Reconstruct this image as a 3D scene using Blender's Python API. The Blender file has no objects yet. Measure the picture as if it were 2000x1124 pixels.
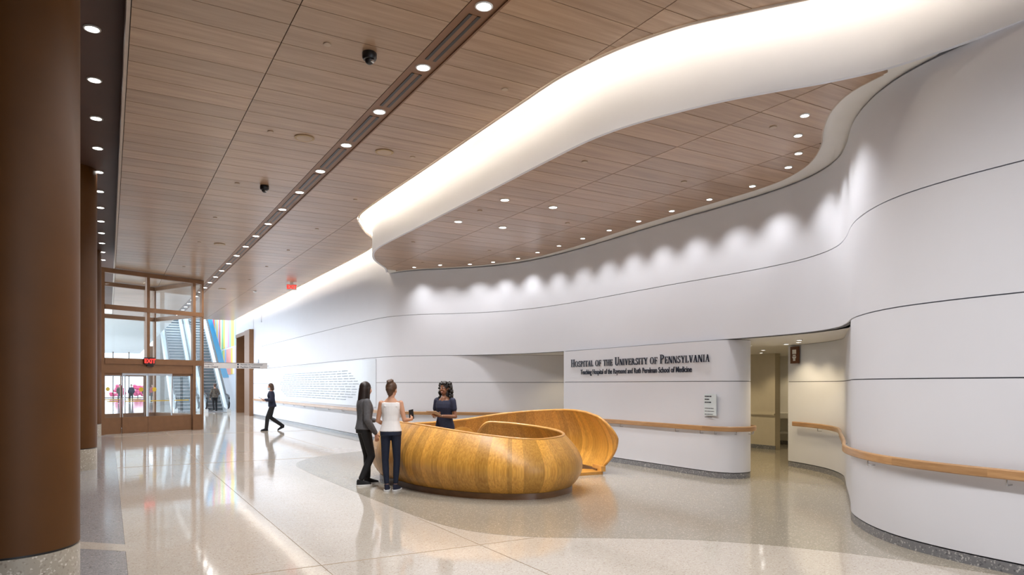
import bpy, bmesh, math, random
import numpy as np
from mathutils import Vector, Matrix
random.seed(7)
R = math.radians
scene = bpy.context.scene
COL = scene.collection

# ------------------------------------------------------------------ camera
F_PX, HY, HC = 1360.0, 752.0, 1.62
YAW = math.atan(788/1360)
SN, CS = math.sin(YAW), math.cos(YAW)
cam_d = bpy.data.cameras.new('camera'); cam = bpy.data.objects.new('camera', cam_d); COL.objects.link(cam)
cam.location = (0, 0, HC); cam.rotation_euler = (R(90), 0, -YAW)
cam_d.sensor_width = 36; cam_d.lens = 36*F_PX/2000; cam_d.shift_y = (HY-562)/2000
cam_d.clip_start = .05; cam_d.clip_end = 400
scene.camera = cam
# ------------------------------------------------------------------ world, exposure
w = bpy.data.worlds.new('world'); scene.world = w; w.use_nodes = True
wb = w.node_tree.nodes['Background']; wb.inputs[0].default_value = (.74, .87, 1, 1); wb.inputs[1].default_value = 3.0
scene.view_settings.view_transform = 'Standard'; scene.view_settings.look = 'None'
scene.view_settings.gamma = 1; scene.view_settings.use_curve_mapping = False
scene.view_settings.exposure = 0.40
scene.cycles.transparent_max_bounces = 48
SLOT_W, SOFFIT_W, CANOPY_W, BIG_W, INNER_W, COVE = 200, 12, 58, 190, 30, 30
WARM = (1, .86, .68); NEUT = (1, .975, .955)

def W(u, v, z):            # the point at height z that the photograph shows at pixel (u, v)
    t = (z-HC)*F_PX/(HY-v); d = (u-1000)/F_PX
    return Vector((t*(SN+d*CS), t*(CS-d*SN), z))
def WX(u, v, X):           # the point on the plane x = X that the photograph shows at pixel (u, v)
    d = (u-1000)/F_PX; t = X/(SN+d*CS)
    return Vector((X, t*(CS-d*SN), HC+(HY-v)/F_PX*t))

# ------------------------------------------------------------------ materials
MATS = {}
def nodes_of(name):
    m = bpy.data.materials.new(name); m.use_nodes = True; MATS[name] = m
    nt = m.node_tree; return m, nt, nt.nodes['Principled BSDF']
def N(nt, t, **kw):
    n = nt.nodes.new(t)
    for k, v in kw.items():
        if k in n.inputs: n.inputs[k].default_value = v
        else: setattr(n, k, v)
    return n
def c4(c): return (c[0], c[1], c[2], 1)
def plain(name, col, rough=.5, metal=0, noise=.05, scale=6, spec=.5, coat=0, bump=0):
    m, nt, b = nodes_of(name)
    g = N(nt, 'ShaderNodeNewGeometry'); n = N(nt, 'ShaderNodeTexNoise', Scale=scale, Detail=4.0)
    nt.links.new(g.outputs['Position'], n.inputs['Vector'])
    r = N(nt, 'ShaderNodeValToRGB')
    r.color_ramp.elements[0].position = .3; r.color_ramp.elements[1].position = .7
    r.color_ramp.elements[0].color = c4([max(0, x*(1-noise)) for x in col]); r.color_ramp.elements[1].color = c4([min(1, x*(1+noise)) for x in col])
    nt.links.new(n.outputs['Fac'], r.inputs[0]); nt.links.new(r.outputs[0], b.inputs['Base Color'])
    b.inputs['Roughness'].default_value = rough; b.inputs['Metallic'].default_value = metal
    b.inputs['Specular IOR Level'].default_value = spec; b.inputs['Coat Weight'].default_value = coat
    if bump:
        bp = N(nt, 'ShaderNodeBump', Strength=bump, Distance=.01); nt.links.new(n.outputs['Fac'], bp.inputs['Height']); nt.links.new(bp.outputs[0], b.inputs['Normal'])
    return m
def wood(name, dark, light, stretch, rough=.35, var=.25, coat=0.0, fine=1.0):
    # grain runs along the axis with the small stretch value; every piece is offset and tinted on its own
    m, nt, b = nodes_of(name)
    g = N(nt, 'ShaderNodeNewGeometry'); oi = N(nt, 'ShaderNodeObjectInfo')
    ml = N(nt, 'ShaderNodeMath', operation='MULTIPLY'); ml.inputs[1].default_value = 37
    nt.links.new(oi.outputs['Random'], ml.inputs[0])
    cb = N(nt, 'ShaderNodeCombineXYZ')
    for i in range(3): nt.links.new(ml.outputs[0], cb.inputs[i])
    ad = N(nt, 'ShaderNodeVectorMath', operation='ADD'); nt.links.new(g.outputs['Position'], ad.inputs[0]); nt.links.new(cb.outputs[0], ad.inputs[1])
    mp = N(nt, 'ShaderNodeMapping'); mp.inputs['Scale'].default_value = stretch; nt.links.new(ad.outputs[0], mp.inputs[0])
    n1 = N(nt, 'ShaderNodeTexNoise', Scale=fine, Detail=6.0, Roughness=.6, Distortion=.3); nt.links.new(mp.outputs[0], n1.inputs['Vector'])
    r = N(nt, 'ShaderNodeValToRGB'); r.color_ramp.elements[0].position = .32; r.color_ramp.elements[1].position = .68
    r.color_ramp.elements[0].color = c4(dark); r.color_ramp.elements[1].color = c4(light); nt.links.new(n1.outputs['Fac'], r.inputs[0])
    hv = N(nt, 'ShaderNodeHueSaturation')
    mr = N(nt, 'ShaderNodeMapRange'); mr.inputs['To Min'].default_value = 1-var; mr.inputs['To Max'].default_value = 1+var
    nt.links.new(oi.outputs['Random'], mr.inputs[0]); nt.links.new(mr.outputs[0], hv.inputs['Value']); nt.links.new(r.outputs[0], hv.inputs['Color'])
    nt.links.new(hv.outputs[0], b.inputs['Base Color'])
    b.inputs['Roughness'].default_value = rough; b.inputs['Coat Weight'].default_value = coat; b.inputs['Coat Roughness'].default_value = .3
    return m
def terrazzo(name, base, chip, dark, rough=.14, wave=.02, sc=60):
    m, nt, b = nodes_of(name)
    g = N(nt, 'ShaderNodeNewGeometry')
    v = N(nt, 'ShaderNodeTexVoronoi', Scale=float(sc)); nt.links.new(g.outputs['Position'], v.inputs['Vector'])
    sp = N(nt, 'ShaderNodeSeparateColor'); nt.links.new(v.outputs['Color'], sp.inputs[0])
    r = N(nt, 'ShaderNodeValToRGB'); e = r.color_ramp.elements
    e[0].position = 0; e[0].color = c4(dark); e[1].position = 1; e[1].color = c4(chip)
    for p, c in ((.12, base), (.85, base)): x = e.new(p); x.color = c4(c)
    nt.links.new(sp.outputs[0], r.inputs[0])
    n = N(nt, 'ShaderNodeTexNoise', Scale=.9, Detail=3.0); nt.links.new(g.outputs['Position'], n.inputs['Vector'])
    mr = N(nt, 'ShaderNodeMapRange'); mr.inputs['To Min'].default_value = .94; mr.inputs['To Max'].default_value = 1.06; nt.links.new(n.outputs['Fac'], mr.inputs[0])
    hv = N(nt, 'ShaderNodeHueSaturation'); nt.links.new(r.outputs[0], hv.inputs['Color']); nt.links.new(mr.outputs[0], hv.inputs['Value'])
    nt.links.new(hv.outputs[0], b.inputs['Base Color']); b.inputs['Roughness'].default_value = rough
    if wave:
        n2 = N(nt, 'ShaderNodeTexNoise', Scale=2.2, Detail=2.0); nt.links.new(g.outputs['Position'], n2.inputs['Vector'])
        bp = N(nt, 'ShaderNodeBump', Strength=1.0, Distance=wave*.06); nt.links.new(n2.outputs['Fac'], bp.inputs['Height']); nt.links.new(bp.outputs[0], b.inputs['Normal'])
    return m
def emit(name, col, k):
    m, nt, b = nodes_of(name); b.inputs['Base Color'].default_value = c4(col); b.inputs['Emission Color'].default_value = c4(col); b.inputs['Emission Strength'].default_value = k; return m
def glass(name, tint=(.93, .96, .97)):
    m, nt, b = nodes_of(name); out = nt.nodes['Material Output']; nt.nodes.remove(b)
    tr = N(nt, 'ShaderNodeBsdfTransparent'); tr.inputs[0].default_value = c4(tint); gl = N(nt, 'ShaderNodeBsdfGlossy'); gl.inputs['Roughness'].default_value = .02
    lw = N(nt, 'ShaderNodeLayerWeight', Blend=.5); pw = N(nt, 'ShaderNodeMath', operation='POWER'); pw.inputs[1].default_value = 5; nt.links.new(lw.outputs['Facing'], pw.inputs[0])
    fr = N(nt, 'ShaderNodeMapRange'); fr.inputs['To Min'].default_value = .05; nt.links.new(pw.outputs[0], fr.inputs[0]); mx = N(nt, 'ShaderNodeMixShader')
    nt.links.new(fr.outputs[0], mx.inputs[0]); nt.links.new(tr.outputs[0], mx.inputs[1]); nt.links.new(gl.outputs[0], mx.inputs[2]); nt.links.new(mx.outputs[0], out.inputs[0]); return m

plain('wall_paint', (.715, .735, .80), .42, noise=.008, scale=2)
plain('plaster', (.78, .77, .75), .6, noise=.01)
plain('cream_paint', (.66, .60, .47), .5, noise=.02)
plain('joint_brown', (.045, .025, .015), .8)
plain('joint_dark', (.16, .17, .20), .7)
plain('deck_white', (.75, .74, .72), .8, noise=.02)
plain('bronze', (.085, .030, .003), .5, metal=0, spec=.3, noise=.08, scale=3)
plain('bronze_soffit', (.075, .030, .018), .5, metal=.1, noise=.06, scale=3)
plain('bronze_slot', (.21, .105, .052), .45, metal=.2, noise=.05)
plain('bronze_frame', (.21, .105, .05), .38, metal=.35, noise=.06)
plain('black', (.008, .008, .009), .4)
plain('rubber', (.012, .012, .014), .35)
plain('trim_tan', (.52, .43, .36), .5)
plain('speaker_tan', (.42, .30, .16), .55)
plain('cap_tan', (.46, .35, .26), .5)
plain('white_plastic', (.8, .8, .8), .35)
plain('steel', (.55, .56, .58), .25, metal=.9)
plain('step_grey', (.13, .155, .165), .5, metal=.2)
plain('balustrade_pale', (.62, .70, .72), .15)
plain('stringer', (.72, .76, .78), .3, metal=.2)
plain('letter_navy', (.012, .016, .035), .35)
plain('letter_grey', (.36, .42, .50), .5)
plain('plaque', (.68, .76, .80), .3)
plain('sign_grey', (.50, .46, .43), .45)
plain('donor_glass', (.64, .68, .74), .25, noise=.01)
plain('sign_brown', (.12, .038, .012), .4)
plain('shrub_pink', (.75, .10, .22), .7, noise=.4, scale=4)
plain('paving', (.55, .56, .58), .7)
wood('ceiling_wood', (.31, .19, .115), (.435, .288, .185), (.55, 9, 9), rough=.28, var=.10, fine=1.6)
wood('desk_wood', (.47, .205, .028), (.71, .38, .075), (40, 40, .6), rough=.36, var=.21, coat=.12, fine=1.2)
wood('rim_wood', (.50, .23, .04), (.66, .34, .08), (6, 6, 6), rough=.3, var=.05, coat=.3)
wood('base_wood', (.10, .045, .016), (.16, .075, .028), (4, 4, 10), rough=.35, var=.05, coat=.2)
wood('rail_wood', (.36, .19, .08), (.52, .31, .15), (2.5, 2.5, 30), rough=.32, var=.14, coat=.2)
terrazzo('terrazzo_cream', (.56, .512, .452), (.68, .64, .58), (.38, .32, .25), .07, .02, 95)
terrazzo('terrazzo_grey', (.335, .305, .25), (.60, .55, .47), (.30, .26, .20), .13, .015, 95)
terrazzo('terrazzo_blue', (.33, .33, .345), (.55, .54, .53), (.13, .13, .14), .13, .015, 95)
terrazzo('terrazzo_base', (.20, .205, .22), (.55, .55, .55), (.10, .10, .12), .3, 0, 70)
terrazzo('terrazzo_plinth', (.36, .32, .26), (.66, .62, .56), (.24, .20, .16), .3, 0, 70)
emit('lamp_white', (1, .97, .92), 14); emit('led_warm', WARM, COVE); emit('exit_red', (1, .03, .02), 1.3)
glass('clear_glass')
M = MATS

# ------------------------------------------------------------------ mesh helpers
def tag(o, label=None, cat=None, group=None, kind=None):
    if label: o['label'] = label
    if cat: o['category'] = cat
    if group: o['group'] = group
    if kind: o['kind'] = kind
    return o
def empty(name, loc=(0, 0, 0), rz=0, parent=None):
    o = bpy.data.objects.new(name, None); COL.objects.link(o); o.location = loc; o.rotation_euler = (0, 0, rz); o.parent = parent; o.empty_display_size = .2
    return o
class MB:
    def __init__(s): s.v = []; s.f = []
    def add(s, vs, fs):
        k = len(s.v); s.v += [tuple(p) for p in vs]; s.f += [tuple(i+k for i in f) for f in fs]; return s
    def box(s, x0, y0, z0, x1, y1, z1):
        return s.add([(x0, y0, z0), (x1, y0, z0), (x1, y1, z0), (x0, y1, z0), (x0, y0, z1), (x1, y0, z1), (x1, y1, z1), (x0, y1, z1)],
                     [(0, 3, 2, 1), (4, 5, 6, 7), (0, 1, 5, 4), (1, 2, 6, 5), (2, 3, 7, 6), (3, 0, 4, 7)])
    def prism(s, poly, z0, z1):
        n = len(poly)
        return s.add([(p[0], p[1], z0) for p in poly]+[(p[0], p[1], z1) for p in poly],
                     [tuple(range(n))[::-1], tuple(range(n, 2*n))]+[(i, (i+1) % n, n+(i+1) % n, n+i) for i in range(n)])
    def sweep(s, path, prof, caps=True):
        # prof: closed list of (offset to the right of the path, z)
        m = len(prof); P = [Vector((p[0], p[1])) for p in path]; vs = []
        for i, p in enumerate(P):
            d = (P[min(i+1, len(P)-1)]-P[max(i-1, 0)]).normalized(); n = Vector((d.y, -d.x))
            for (o, z) in prof: q = p+n*o; vs.append((q.x, q.y, z))
        fs = []
        for i in range(len(P)-1):
            for j in range(m): a = i*m+j; b = i*m+(j+1) % m; fs.append((a, b, b+m, a+m))
        if caps: fs += [tuple(range(m))[::-1], tuple(range((len(P)-1)*m, len(P)*m))]
        return s.add(vs, fs)
    def lathe(s, prof, n=24, c=(0, 0, 0), sx=1, sy=1):
        vs = []; m = len(prof)
        for i in range(n):
            a = 2*math.pi*i/n
            for (r, z) in prof: vs.append((c[0]+r*math.cos(a)*sx, c[1]+r*math.sin(a)*sy, c[2]+z))
        fs = []
        for i in range(n):
            k = (i+1) % n
            for j in range(m-1): fs.append((i*m+j, k*m+j, k*m+j+1, i*m+j+1))
        fs.append(tuple(i*m for i in range(n))[::-1]); fs.append(tuple(i*m+m-1 for i in range(n)))
        return s.add(vs, fs)
    def cone(s, p0, r0, p1, r1, n=12, flat=None):
        # capsule with two radii; flat=(axis vector, factor) squeezes it about its centre line
        p0, p1 = Vector(p0), Vector(p1); d = p1-p0; L = d.length; d = d.normalized() if L > 1e-6 else Vector((0, 0, 1))
        a = d.orthogonal().normalized(); b = d.cross(a); rings = []
        for k in range(5): t = -math.pi/2+k*math.pi/8; rings.append((p0+d*r0*math.sin(t), max(r0*math.cos(t), 1e-4)))
        for k in range(5): t = k*math.pi/8; rings.append((p1+d*r1*math.sin(t), max(r1*math.cos(t), 1e-4)))
        vs = []
        for (c, r) in rings:
            for i in range(n):
                t = 2*math.pi*i/n; off = a*math.cos(t)*r+b*math.sin(t)*r
                if flat: ax = flat[0].normalized(); off = off-ax*off.dot(ax)*(1-flat[1])
                vs.append(c+off)
        fs = [(k*n+i, k*n+(i+1) % n, (k+1)*n+(i+1) % n, (k+1)*n+i) for k in range(len(rings)-1) for i in range(n)]
        fs += [tuple(range(n))[::-1], tuple(range((len(rings)-1)*n, len(rings)*n))]
        return s.add(vs, fs)
    def ell(s, c, r, n=16, m=10, rot=None):
        vs = []; c = Vector(c)
        for k in range(m+1):
            t = -math.pi/2+math.pi*k/m
            for i in range(n):
                a = 2*math.pi*i/n; p = Vector((r[0]*max(math.cos(t), 1e-3)*math.cos(a), r[1]*max(math.cos(t), 1e-3)*math.sin(a), r[2]*math.sin(t)))
                if rot: p = rot @ p
                vs.append(c+p)
        fs = [(k*n+i, k*n+(i+1) % n, (k+1)*n+(i+1) % n, (k+1)*n+i) for k in range(m) for i in range(n)]
        fs += [tuple(range(n))[::-1], tuple(range(m*n, (m+1)*n))]
        return s.add(vs, fs)
    def rings(s, rs, n=20):
        # stacked ellipses (z, cx, cy, rx, ry)
        vs = []
        for (z, cx, cy, rx, ry) in rs:
            for i in range(n): a = 2*math.pi*i/n; vs.append((cx+rx*math.cos(a), cy+ry*math.sin(a), z))
        fs = [(k*n+i, k*n+(i+1) % n, (k+1)*n+(i+1) % n, (k+1)*n+i) for k in range(len(rs)-1) for i in range(n)]
        fs += [tuple(range(n))[::-1], tuple(range((len(rs)-1)*n, len(rs)*n))]
        return s.add(vs, fs)
    def mesh(s, name):
        me = bpy.data.meshes.new(name); me.from_pydata(s.v, [], s.f)
        bm = bmesh.new(); bm.from_mesh(me); bmesh.ops.recalc_face_normals(bm, faces=bm.faces); bm.to_mesh(me); bm.free()
        return me
    def build(s, name, mat, parent=None, smooth=None, loc=None):
        me = s.mesh(name); me.materials.append(M[mat]); o = bpy.data.objects.new(name, me); COL.objects.link(o); o.parent = parent
        if loc: o.location = loc
        if smooth: smooth_by_angle(me, smooth)
        return o
def smooth_by_angle(me, deg):
    me.polygons.foreach_set('use_smooth', [True]*len(me.polygons))
    bm = bmesh.new(); bm.from_mesh(me)
    for e in bm.edges:
        if len(e.link_faces) == 2 and e.calc_face_angle(0) > R(deg): e.smooth = False
    bm.to_mesh(me); bm.free()
def inst(src, name, parent, loc=(0, 0, 0), rot=(0, 0, 0), scale=(1, 1, 1)):
    o = bpy.data.objects.new(name, src); COL.objects.link(o); o.parent = parent; o.location = loc; o.rotation_euler = rot; o.scale = scale; return o
def copy_tree(o, parent=None):
    c = o.copy(); COL.objects.link(c); c.parent = parent
    for ch in list(o.children): copy_tree(ch, c)
    return c
def spline(pts, step=.12):
    P = [Vector(p) for p in pts]; out = []
    for i in range(len(P)-1):
        p0, p1, p2, p3 = P[max(i-1, 0)], P[i], P[i+1], P[min(i+2, len(P)-1)]
        n = max(2, int((p2-p1).length/step))
        d01, d12, d23 = max((p1-p0).length, 1e-3)**.5, (p2-p1).length**.5, max((p3-p2).length, 1e-3)**.5
        m1 = (p2-p1)+d12*((p1-p0)/d01-(p2-p0)/(d01+d12)) if i else (p2-p1)
        m2 = (p2-p1)+d12*((p3-p2)/d23-(p3-p1)/(d12+d23)) if i < len(P)-2 else (p2-p1)
        for k in range(n):
            t = k/n; out.append((2*t**3-3*t*t+1)*p1+(t**3-2*t*t+t)*m1+(-2*t**3+3*t*t)*p2+(t**3-t*t)*m2)
    out.append(P[-1]); return out

# ------------------------------------------------------------------ plan curves (metres; corridor runs along +y)
H, HCAN, J3, J2, J1 = 5.40, 4.70, 3.51, 2.40, 1.68
U = spline([(6.66, -5), (6.66, 0), (6.66, 2.2), (6.665, 3.0), (6.71, 3.55), (6.84, 4.07), (7.05, 4.47), (7.34, 4.84), (7.62, 5.12), (8.18, 5.58), (8.55, 5.94), (8.84, 6.37), (9.05, 6.9),
            (9.16, 7.55), (9.2, 8.4), (9.19, 9.9), (9.21, 11), (9.24, 13), (9.08, 14.7), (8.62, 15.9), (7.85, 16.85), (7.2, 17.5), (6.8, 18.3), (6.64, 19.4), (6.57, 22), (6.55, 26), (6.52, 36)])
LR = spline([(6.66, -5), (6.66, 0), (6.66, 2.2), (6.665, 3.0), (6.71, 3.55), (6.84, 4.07), (7.05, 4.47), (7.34, 4.84), (7.62, 5.12), (8.25, 5.56), (8.85, 5.99), (9.6, 6.54), (10.2, 6.97), (10.64, 7.31), (10.98, 7.67), (11.28, 8.1), (11.52, 8.63), (11.72, 9.25)])
LL = spline([(17.4, 14.0), (14.3, 14.05), (12.0, 14.4), (10.3, 15.15), (9.2, 15.75), (8.5, 16.25), (7.85, 16.85), (7.2, 17.5), (6.8, 18.3), (6.64, 19.4), (6.57, 22), (6.55, 26), (6.52, 36), (6.5, 38)])
SW = spline([(9.95, 13.4), (9.95, 11), (9.95, 9.2), (9.92, 8.8), (9.78, 8.5), (9.5, 8.37), (9.25, 8.46), (9.12, 8.7), (9.09, 9.1)], .04)+[Vector((9.12, 11.2)), Vector((9.17, 13.4))]
FA = spline([(6.64, -5), (6.64, 0), (6.64, 2.2), (6.64, 2.95), (6.61, 3.5), (6.5, 4.05), (6.28, 4.5), (6.0, 4.92), (5.73, 5.36), (5.52, 5.82), (5.36, 6.25), (5.25, 6.68), (5.19, 7.15), (5.18, 8), (5.19, 9.8), (5.19, 12.4), (5.18, 14.3), (5.2, 14.96),
             (5.27, 15.46), (5.41, 15.96), (5.63, 16.5), (5.96, 17.06), (6.28, 17.55), (6.56, 18.2)])
CE = spline([(6.36, -5), (6.36, 0), (6.36, 2.2), (6.36, 3.0), (6.26, 3.7), (6.0, 4.3), (5.62, 4.85), (5.26, 5.38), (5.08, 5.78), (4.94, 6.22), (4.85, 6.67), (4.79, 7.15), (4.78, 8), (4.78, 11), (4.78, 14.2), (4.82, 15.0), (4.93, 15.5), (5.07, 15.9), (5.32, 16.42), (5.58, 16.9), (5.84, 17.28), (6.12, 17.85), (6.25, 18.5), (6.3, 19.5), (6.32, 24), (6.33, 36), (6.33, 43.7)])
WR = spline([(6.62, 4.0), (6.74, 4.54), (7.0, 4.95), (7.44, 5.38), (7.93, 5.77), (8.43, 6.32), (8.72, 6.9), (8.82, 7.4), (8.84, 8.4), (8.83, 9.69), (8.84, 10.5), (8.93, 12), (8.96, 13.2), (8.82, 14.6), (8.35, 15.75), (7.55, 16.75), (7.0, 17.35), (6.68, 18.0)])
def xof(curve):
    ys = np.array([p.y for p in curve]); xs = np.array([p.x for p in curve]); k = np.argsort(ys)
    return lambda y: float(np.interp(y, ys[k], xs[k]))
ceX, faX, wrX = xof(CE), xof(FA), xof(WR)
def part(curve, y0, y1): return [p for p in curve if y0 <= p.y <= y1]
def off(curve, d):
    out = []
    for i, p in enumerate(curve):
        t = (curve[min(i+1, len(curve)-1)]-curve[max(i-1, 0)]).normalized(); out.append(p+Vector((t.y, -t.x))*d)
    return out

# ------------------------------------------------------------------ floor
fl = MB().prism([(-4, -5), (18, -5), (18, 96), (-4, 96)], -.2, 0).build('floor', 'terrazzo_cream'); tag(fl, 'polished cream terrazzo floor of the long concourse', 'floor', kind='structure')
S = spline([(6.6, 2.9), (6.47, 3.31), (6.32, 3.78), (6.08, 4.28), (5.72, 4.83), (5.22, 5.38), (4.52, 5.87), (3.92, 6.27), (3.55, 6.72), (3.37, 7.2), (3.28, 7.9), (3.24, 8.9), (3.22, 10.35), (3.19, 11.7), (3.19, 13.1), (3.28, 14.4), (3.6, 15.15), (4.13, 15.8), (5.43, 16.6), (6.9, 17.6)])
MB().prism([(p.x, p.y) for p in S]+[(8, 17.6), (17.5, 17.6), (17.5, 1.5), (6.9, 1.5)], -.05, .002).build('terrazzo_inlay', 'terrazzo_grey', fl)
MB().prism([(-4, -5), (.145, -5), (.145, 25.7), (-4, 25.7)], -.05, .002).build('terrazzo_border', 'terrazzo_blue', fl)
MB().prism([(-1.2, 8.95), (.145, 7.72), (.145, 8.05), (-1.2, 9.35)], -.05, .0035).build('floor_band', 'terrazzo_cream', fl)  # slanted cream band across the left border
for (x0, y0, x1, y1) in ((1.65, -5, 1.6522, 43), (3.246, -5, 3.2482, 7.9), (.145, 6.25, 3.9, 6.2522), (.145, 15.58, 3.9, 15.5822), (.145, 24.9, 6.4, 24.9022), (4.8, 17, 4.8022, 43), (.141, -5, .145, 25.7)):
    MB().box(x0, y0, -.01, x1, y1, .0028).build('divider_strip', 'steel' if x0 < .15 and x1 < .15 else 'speaker_tan', fl)

# ------------------------------------------------------------------ walls in courses with recessed joints
def courses(root, path, zs, back=.06, mat='wall_paint', gap=.006):
    for z0, z1 in zip(zs[:-1], zs[1:]):
        MB().sweep(path, [(0, z0+gap), (0, z1-gap), (back, z1-gap), (back, z0+gap)]).build('panel', mat, root, smooth=30)
def wall(name, path, zs, label, mat='wall_paint', base=True):
    b = MB().sweep(path, [(.02, zs[0]), (.02, zs[-1]), (.16, zs[-1]), (.16, zs[0])]).build(name, 'joint_dark', smooth=30); tag(b, label, 'wall', kind='structure')
    courses(b, path, zs, mat=mat)
    return b
def baseboard(name, path, label):
    o = MB().sweep(path, [(.004, 0), (.004, .092), (.15, .092), (.15, 0)]).build(name, 'terrazzo_base', smooth=30); return tag(o, label, 'baseboard', kind='structure')
wu = wall('wall_upper', U, [J2, J3, HCAN], 'curved white upper wall above the openings beneath the wood canopy')
courses(wu, off(part(U, 2.4, 99), .045), [HCAN-.02, 5.95], gap=.001)
wl = wall('wall_right', LR, [.1, J1, J2], 'bulging white curved wall with a wooden handrail that sweeps into the side corridor')
wf = wall('wall_corridor', LL, [.1, J1, J2], 'long white corridor wall with the donor names')
ws = wall('wall_sign', SW, [.1, J1, J2-.004], 'free standing white wall with rounded end carrying the hospital lettering')
baseboard('baseboard_right', LR, 'grey terrazzo base under the bulging white wall'); baseboard('baseboard_corridor', LL, 'grey terrazzo base along the corridor wall with donor names'); baseboard('baseboard_sign', SW, 'grey terrazzo base round the lettered wall')
tag(MB().box(9.17, 13.4, 0, 9.96, 13.42, J2).build('trim_1', 'wall_paint'), 'white end cap closing the far end of the lettered wall', 'trim', kind='structure')
# beyond the portal: wall with the striped mural
wm = MB().box(6.9, 43.2, 0, 7.1, 95, 12).build('wall_mural', 'wall_paint'); tag(wm, 'tall white wall beside the escalators behind the colour stripes', 'wall', kind='structure')
# side corridor
tag(MB().prism([(p.x+.1, p.y) for p in U if 5.1 < p.y < 16.9]+[(17.4, 16.9), (17.4, 5.1)], J2+.0, J2+.12).build('ceiling_corridor', 'plaster'), 'low cream ceiling of the side corridor', 'ceiling', kind='structure')
tag(MB().box(14.31, 11.68, 0, 14.5, 14.0, J2).build('wall_back', 'cream_paint'), 'cream wall at the end of the side corridor', 'wall', kind='structure')
bk = bpy.data.objects['wall_back']
MB().box(14.28, 11.68, .86, 14.31, 14.0, .90).build('bumper_strip', 'cream_paint', bk); MB().box(14.295, 11.66, 0, 14.31, 14.0, .1).build('base_strip', 'terrazzo_base', bk)
al = tag(MB().box(15.9, 9.25, 0, 16.1, 16.9, J2).build('wall_alcove', 'plaster'), 'pale back wall of the alcove beyond the side corridor', 'wall', kind='structure')
MB().box(15.6, 9.3, .72, 15.9, 16.5, .86).build('ledge', 'white_plastic', al); MB().box(15.7, 9.3, .30, 15.9, 16.5, .36).build('ledge', 'white_plastic', al); MB().box(15.86, 9.3, 0, 15.9, 16.5, .1).build('base_strip', 'terrazzo_base', al)
tag(MB().box(11.74, 9.1, 0, 17.4, 9.25, J2).build('wall_inner', 'cream_paint'), 'cream wall running back from the toilet sign', 'wall', kind='structure')
tag(MB().box(17.4, 4, 0, 17.6, 18, 3).build('wall_far_right', 'plaster'), 'plaster wall closing the side corridor', 'wall', kind='structure')
# left side behind the columns
tag(MB().box(-2.0, -5, 0, -1.85, 25.8, 5.75).build('wall_left', 'bronze_soffit'), 'dark bronze wall behind the row of columns', 'wall', kind='structure')
tag(MB().box(-2, -5.2, 0, 3.0, -5, 5.95).box(3.0, -5.2, 4.6, 6.8, -5, 5.95).build('wall_near_added', 'plaster'), 'unseen plaster wall added at the near end, with a wide daylight opening', 'wall', kind='structure')  # added behind the camera to cut and bounce light; the opening is unglazed
# ceilings
tag(MB().box(-2.2, -5, 5.95, 18, 43.7, 6.1).build('ceiling_deck', 'deck_white'), 'white painted deck above the coves', 'ceiling', kind='structure')
tag(MB().box(-2.0, -5, 5.75, .16, 43.7, 5.8).build('ceiling_soffit', 'bronze_soffit'), 'dark bronze soffit over the row of columns', 'ceiling', kind='structure')
tag(MB().box(.155, -5, 5.385, .19, 43.7, 5.8).build('trim_2', 'trim_tan'), 'pale edge trim along the wood ceiling beside the bronze soffit', 'trim', kind='structure')
tag(MB().box(-8, 43.7, 5.4, 3.3, 96, 5.5).build('ceiling_far', 'deck_white'), 'white ceiling beyond the glass entrance', 'ceiling', kind='structure')

# main wood ceiling: boards under a dark backing
ce = CE
bk = MB().prism([(.19, -5), (.19, 43.7)]+[(p.x-.03, p.y) for p in reversed(ce)], H+.024, H+.06).build('ceiling', 'joint_brown'); tag(bk, 'warm wood plank ceiling over the concourse', 'ceiling', kind='structure')
unit = MB().box(0, 0, 0, 1, 1, 1).mesh('board_unit'); unit.materials.append(M['ceiling_wood'])
def clip_board(x0, x1, y0, y1, lo, hi, z):
    ys = [y0+(y1-y0)*k/20 for k in range(21)]
    a = [(max(x0, lo(y)), y) for y in ys]; b = [(min(x1, hi(y)), y) for y in ys]
    ok = [i for i in range(21) if b[i][0]-a[i][0] > .012]
    if len(ok) < 2: return None
    a, b = [a[i] for i in ok], [b[i] for i in ok]
    return MB().prism(a+b[::-1], z, z+.024)
PITCH = .4413; g = .005
rows = [7.49+PITCH*k for k in range(-9, 83)]
cols = [(.195, 1.65), (1.65, 3.085), (3.415, 4.83), (4.83, 6.6)]
far = MB(); count = 0
for yr in rows:
    for (x0, x1) in cols:
        y0, y1 = yr+g, min(yr+PITCH-g, 43.68); xa, xb = x0+g, x1-g
        full = all(ceX(y)-.02 > xb for y in (y0, (y0+y1)/2, y1))
        near = yr < 36
        if full:
            if near: inst(unit, 'board', bk, (xa, y0, H), scale=(xb-xa, y1-y0, .024))
            else: far.box(xa, y0, H, xb, y1, H+.024)
        else:
            m = clip_board(xa, xb, y0, y1, lambda y: -9, lambda y: ceX(y)-.02, H)
            if m:
                if near: m.build('board', 'ceiling_wood', bk)
                else: far.add(m.v, m.f)
far.build('far_boards', 'ceiling_wood', bk)['kind'] = 'stuff'
MB().prism([(.19, -5), (6.3, -5), (6.3, 3.51), (.19, 3.51)], H, H+.022).build('ceiling_panel', 'ceiling_wood', bk)
lip = MB().sweep(ce, [(-.012, H-.015), (-.012, H+.03), (.012, H+.03), (.012, H-.015)]).build('trim_3', 'trim_tan', smooth=30); tag(lip, 'pale curved lip along the edge of the wood ceiling at the light cove', 'trim', kind='structure')
led = MB().sweep(off(part(ce, -4.5, 43.5), -.045), [(-.015, H+.16), (-.015, H+.185), (.015, H+.185), (.015, H+.16)]).build('cove_light_strip', 'led_warm'); tag(led, 'hidden warm light strip along the ceiling cove', 'light strip')
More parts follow.
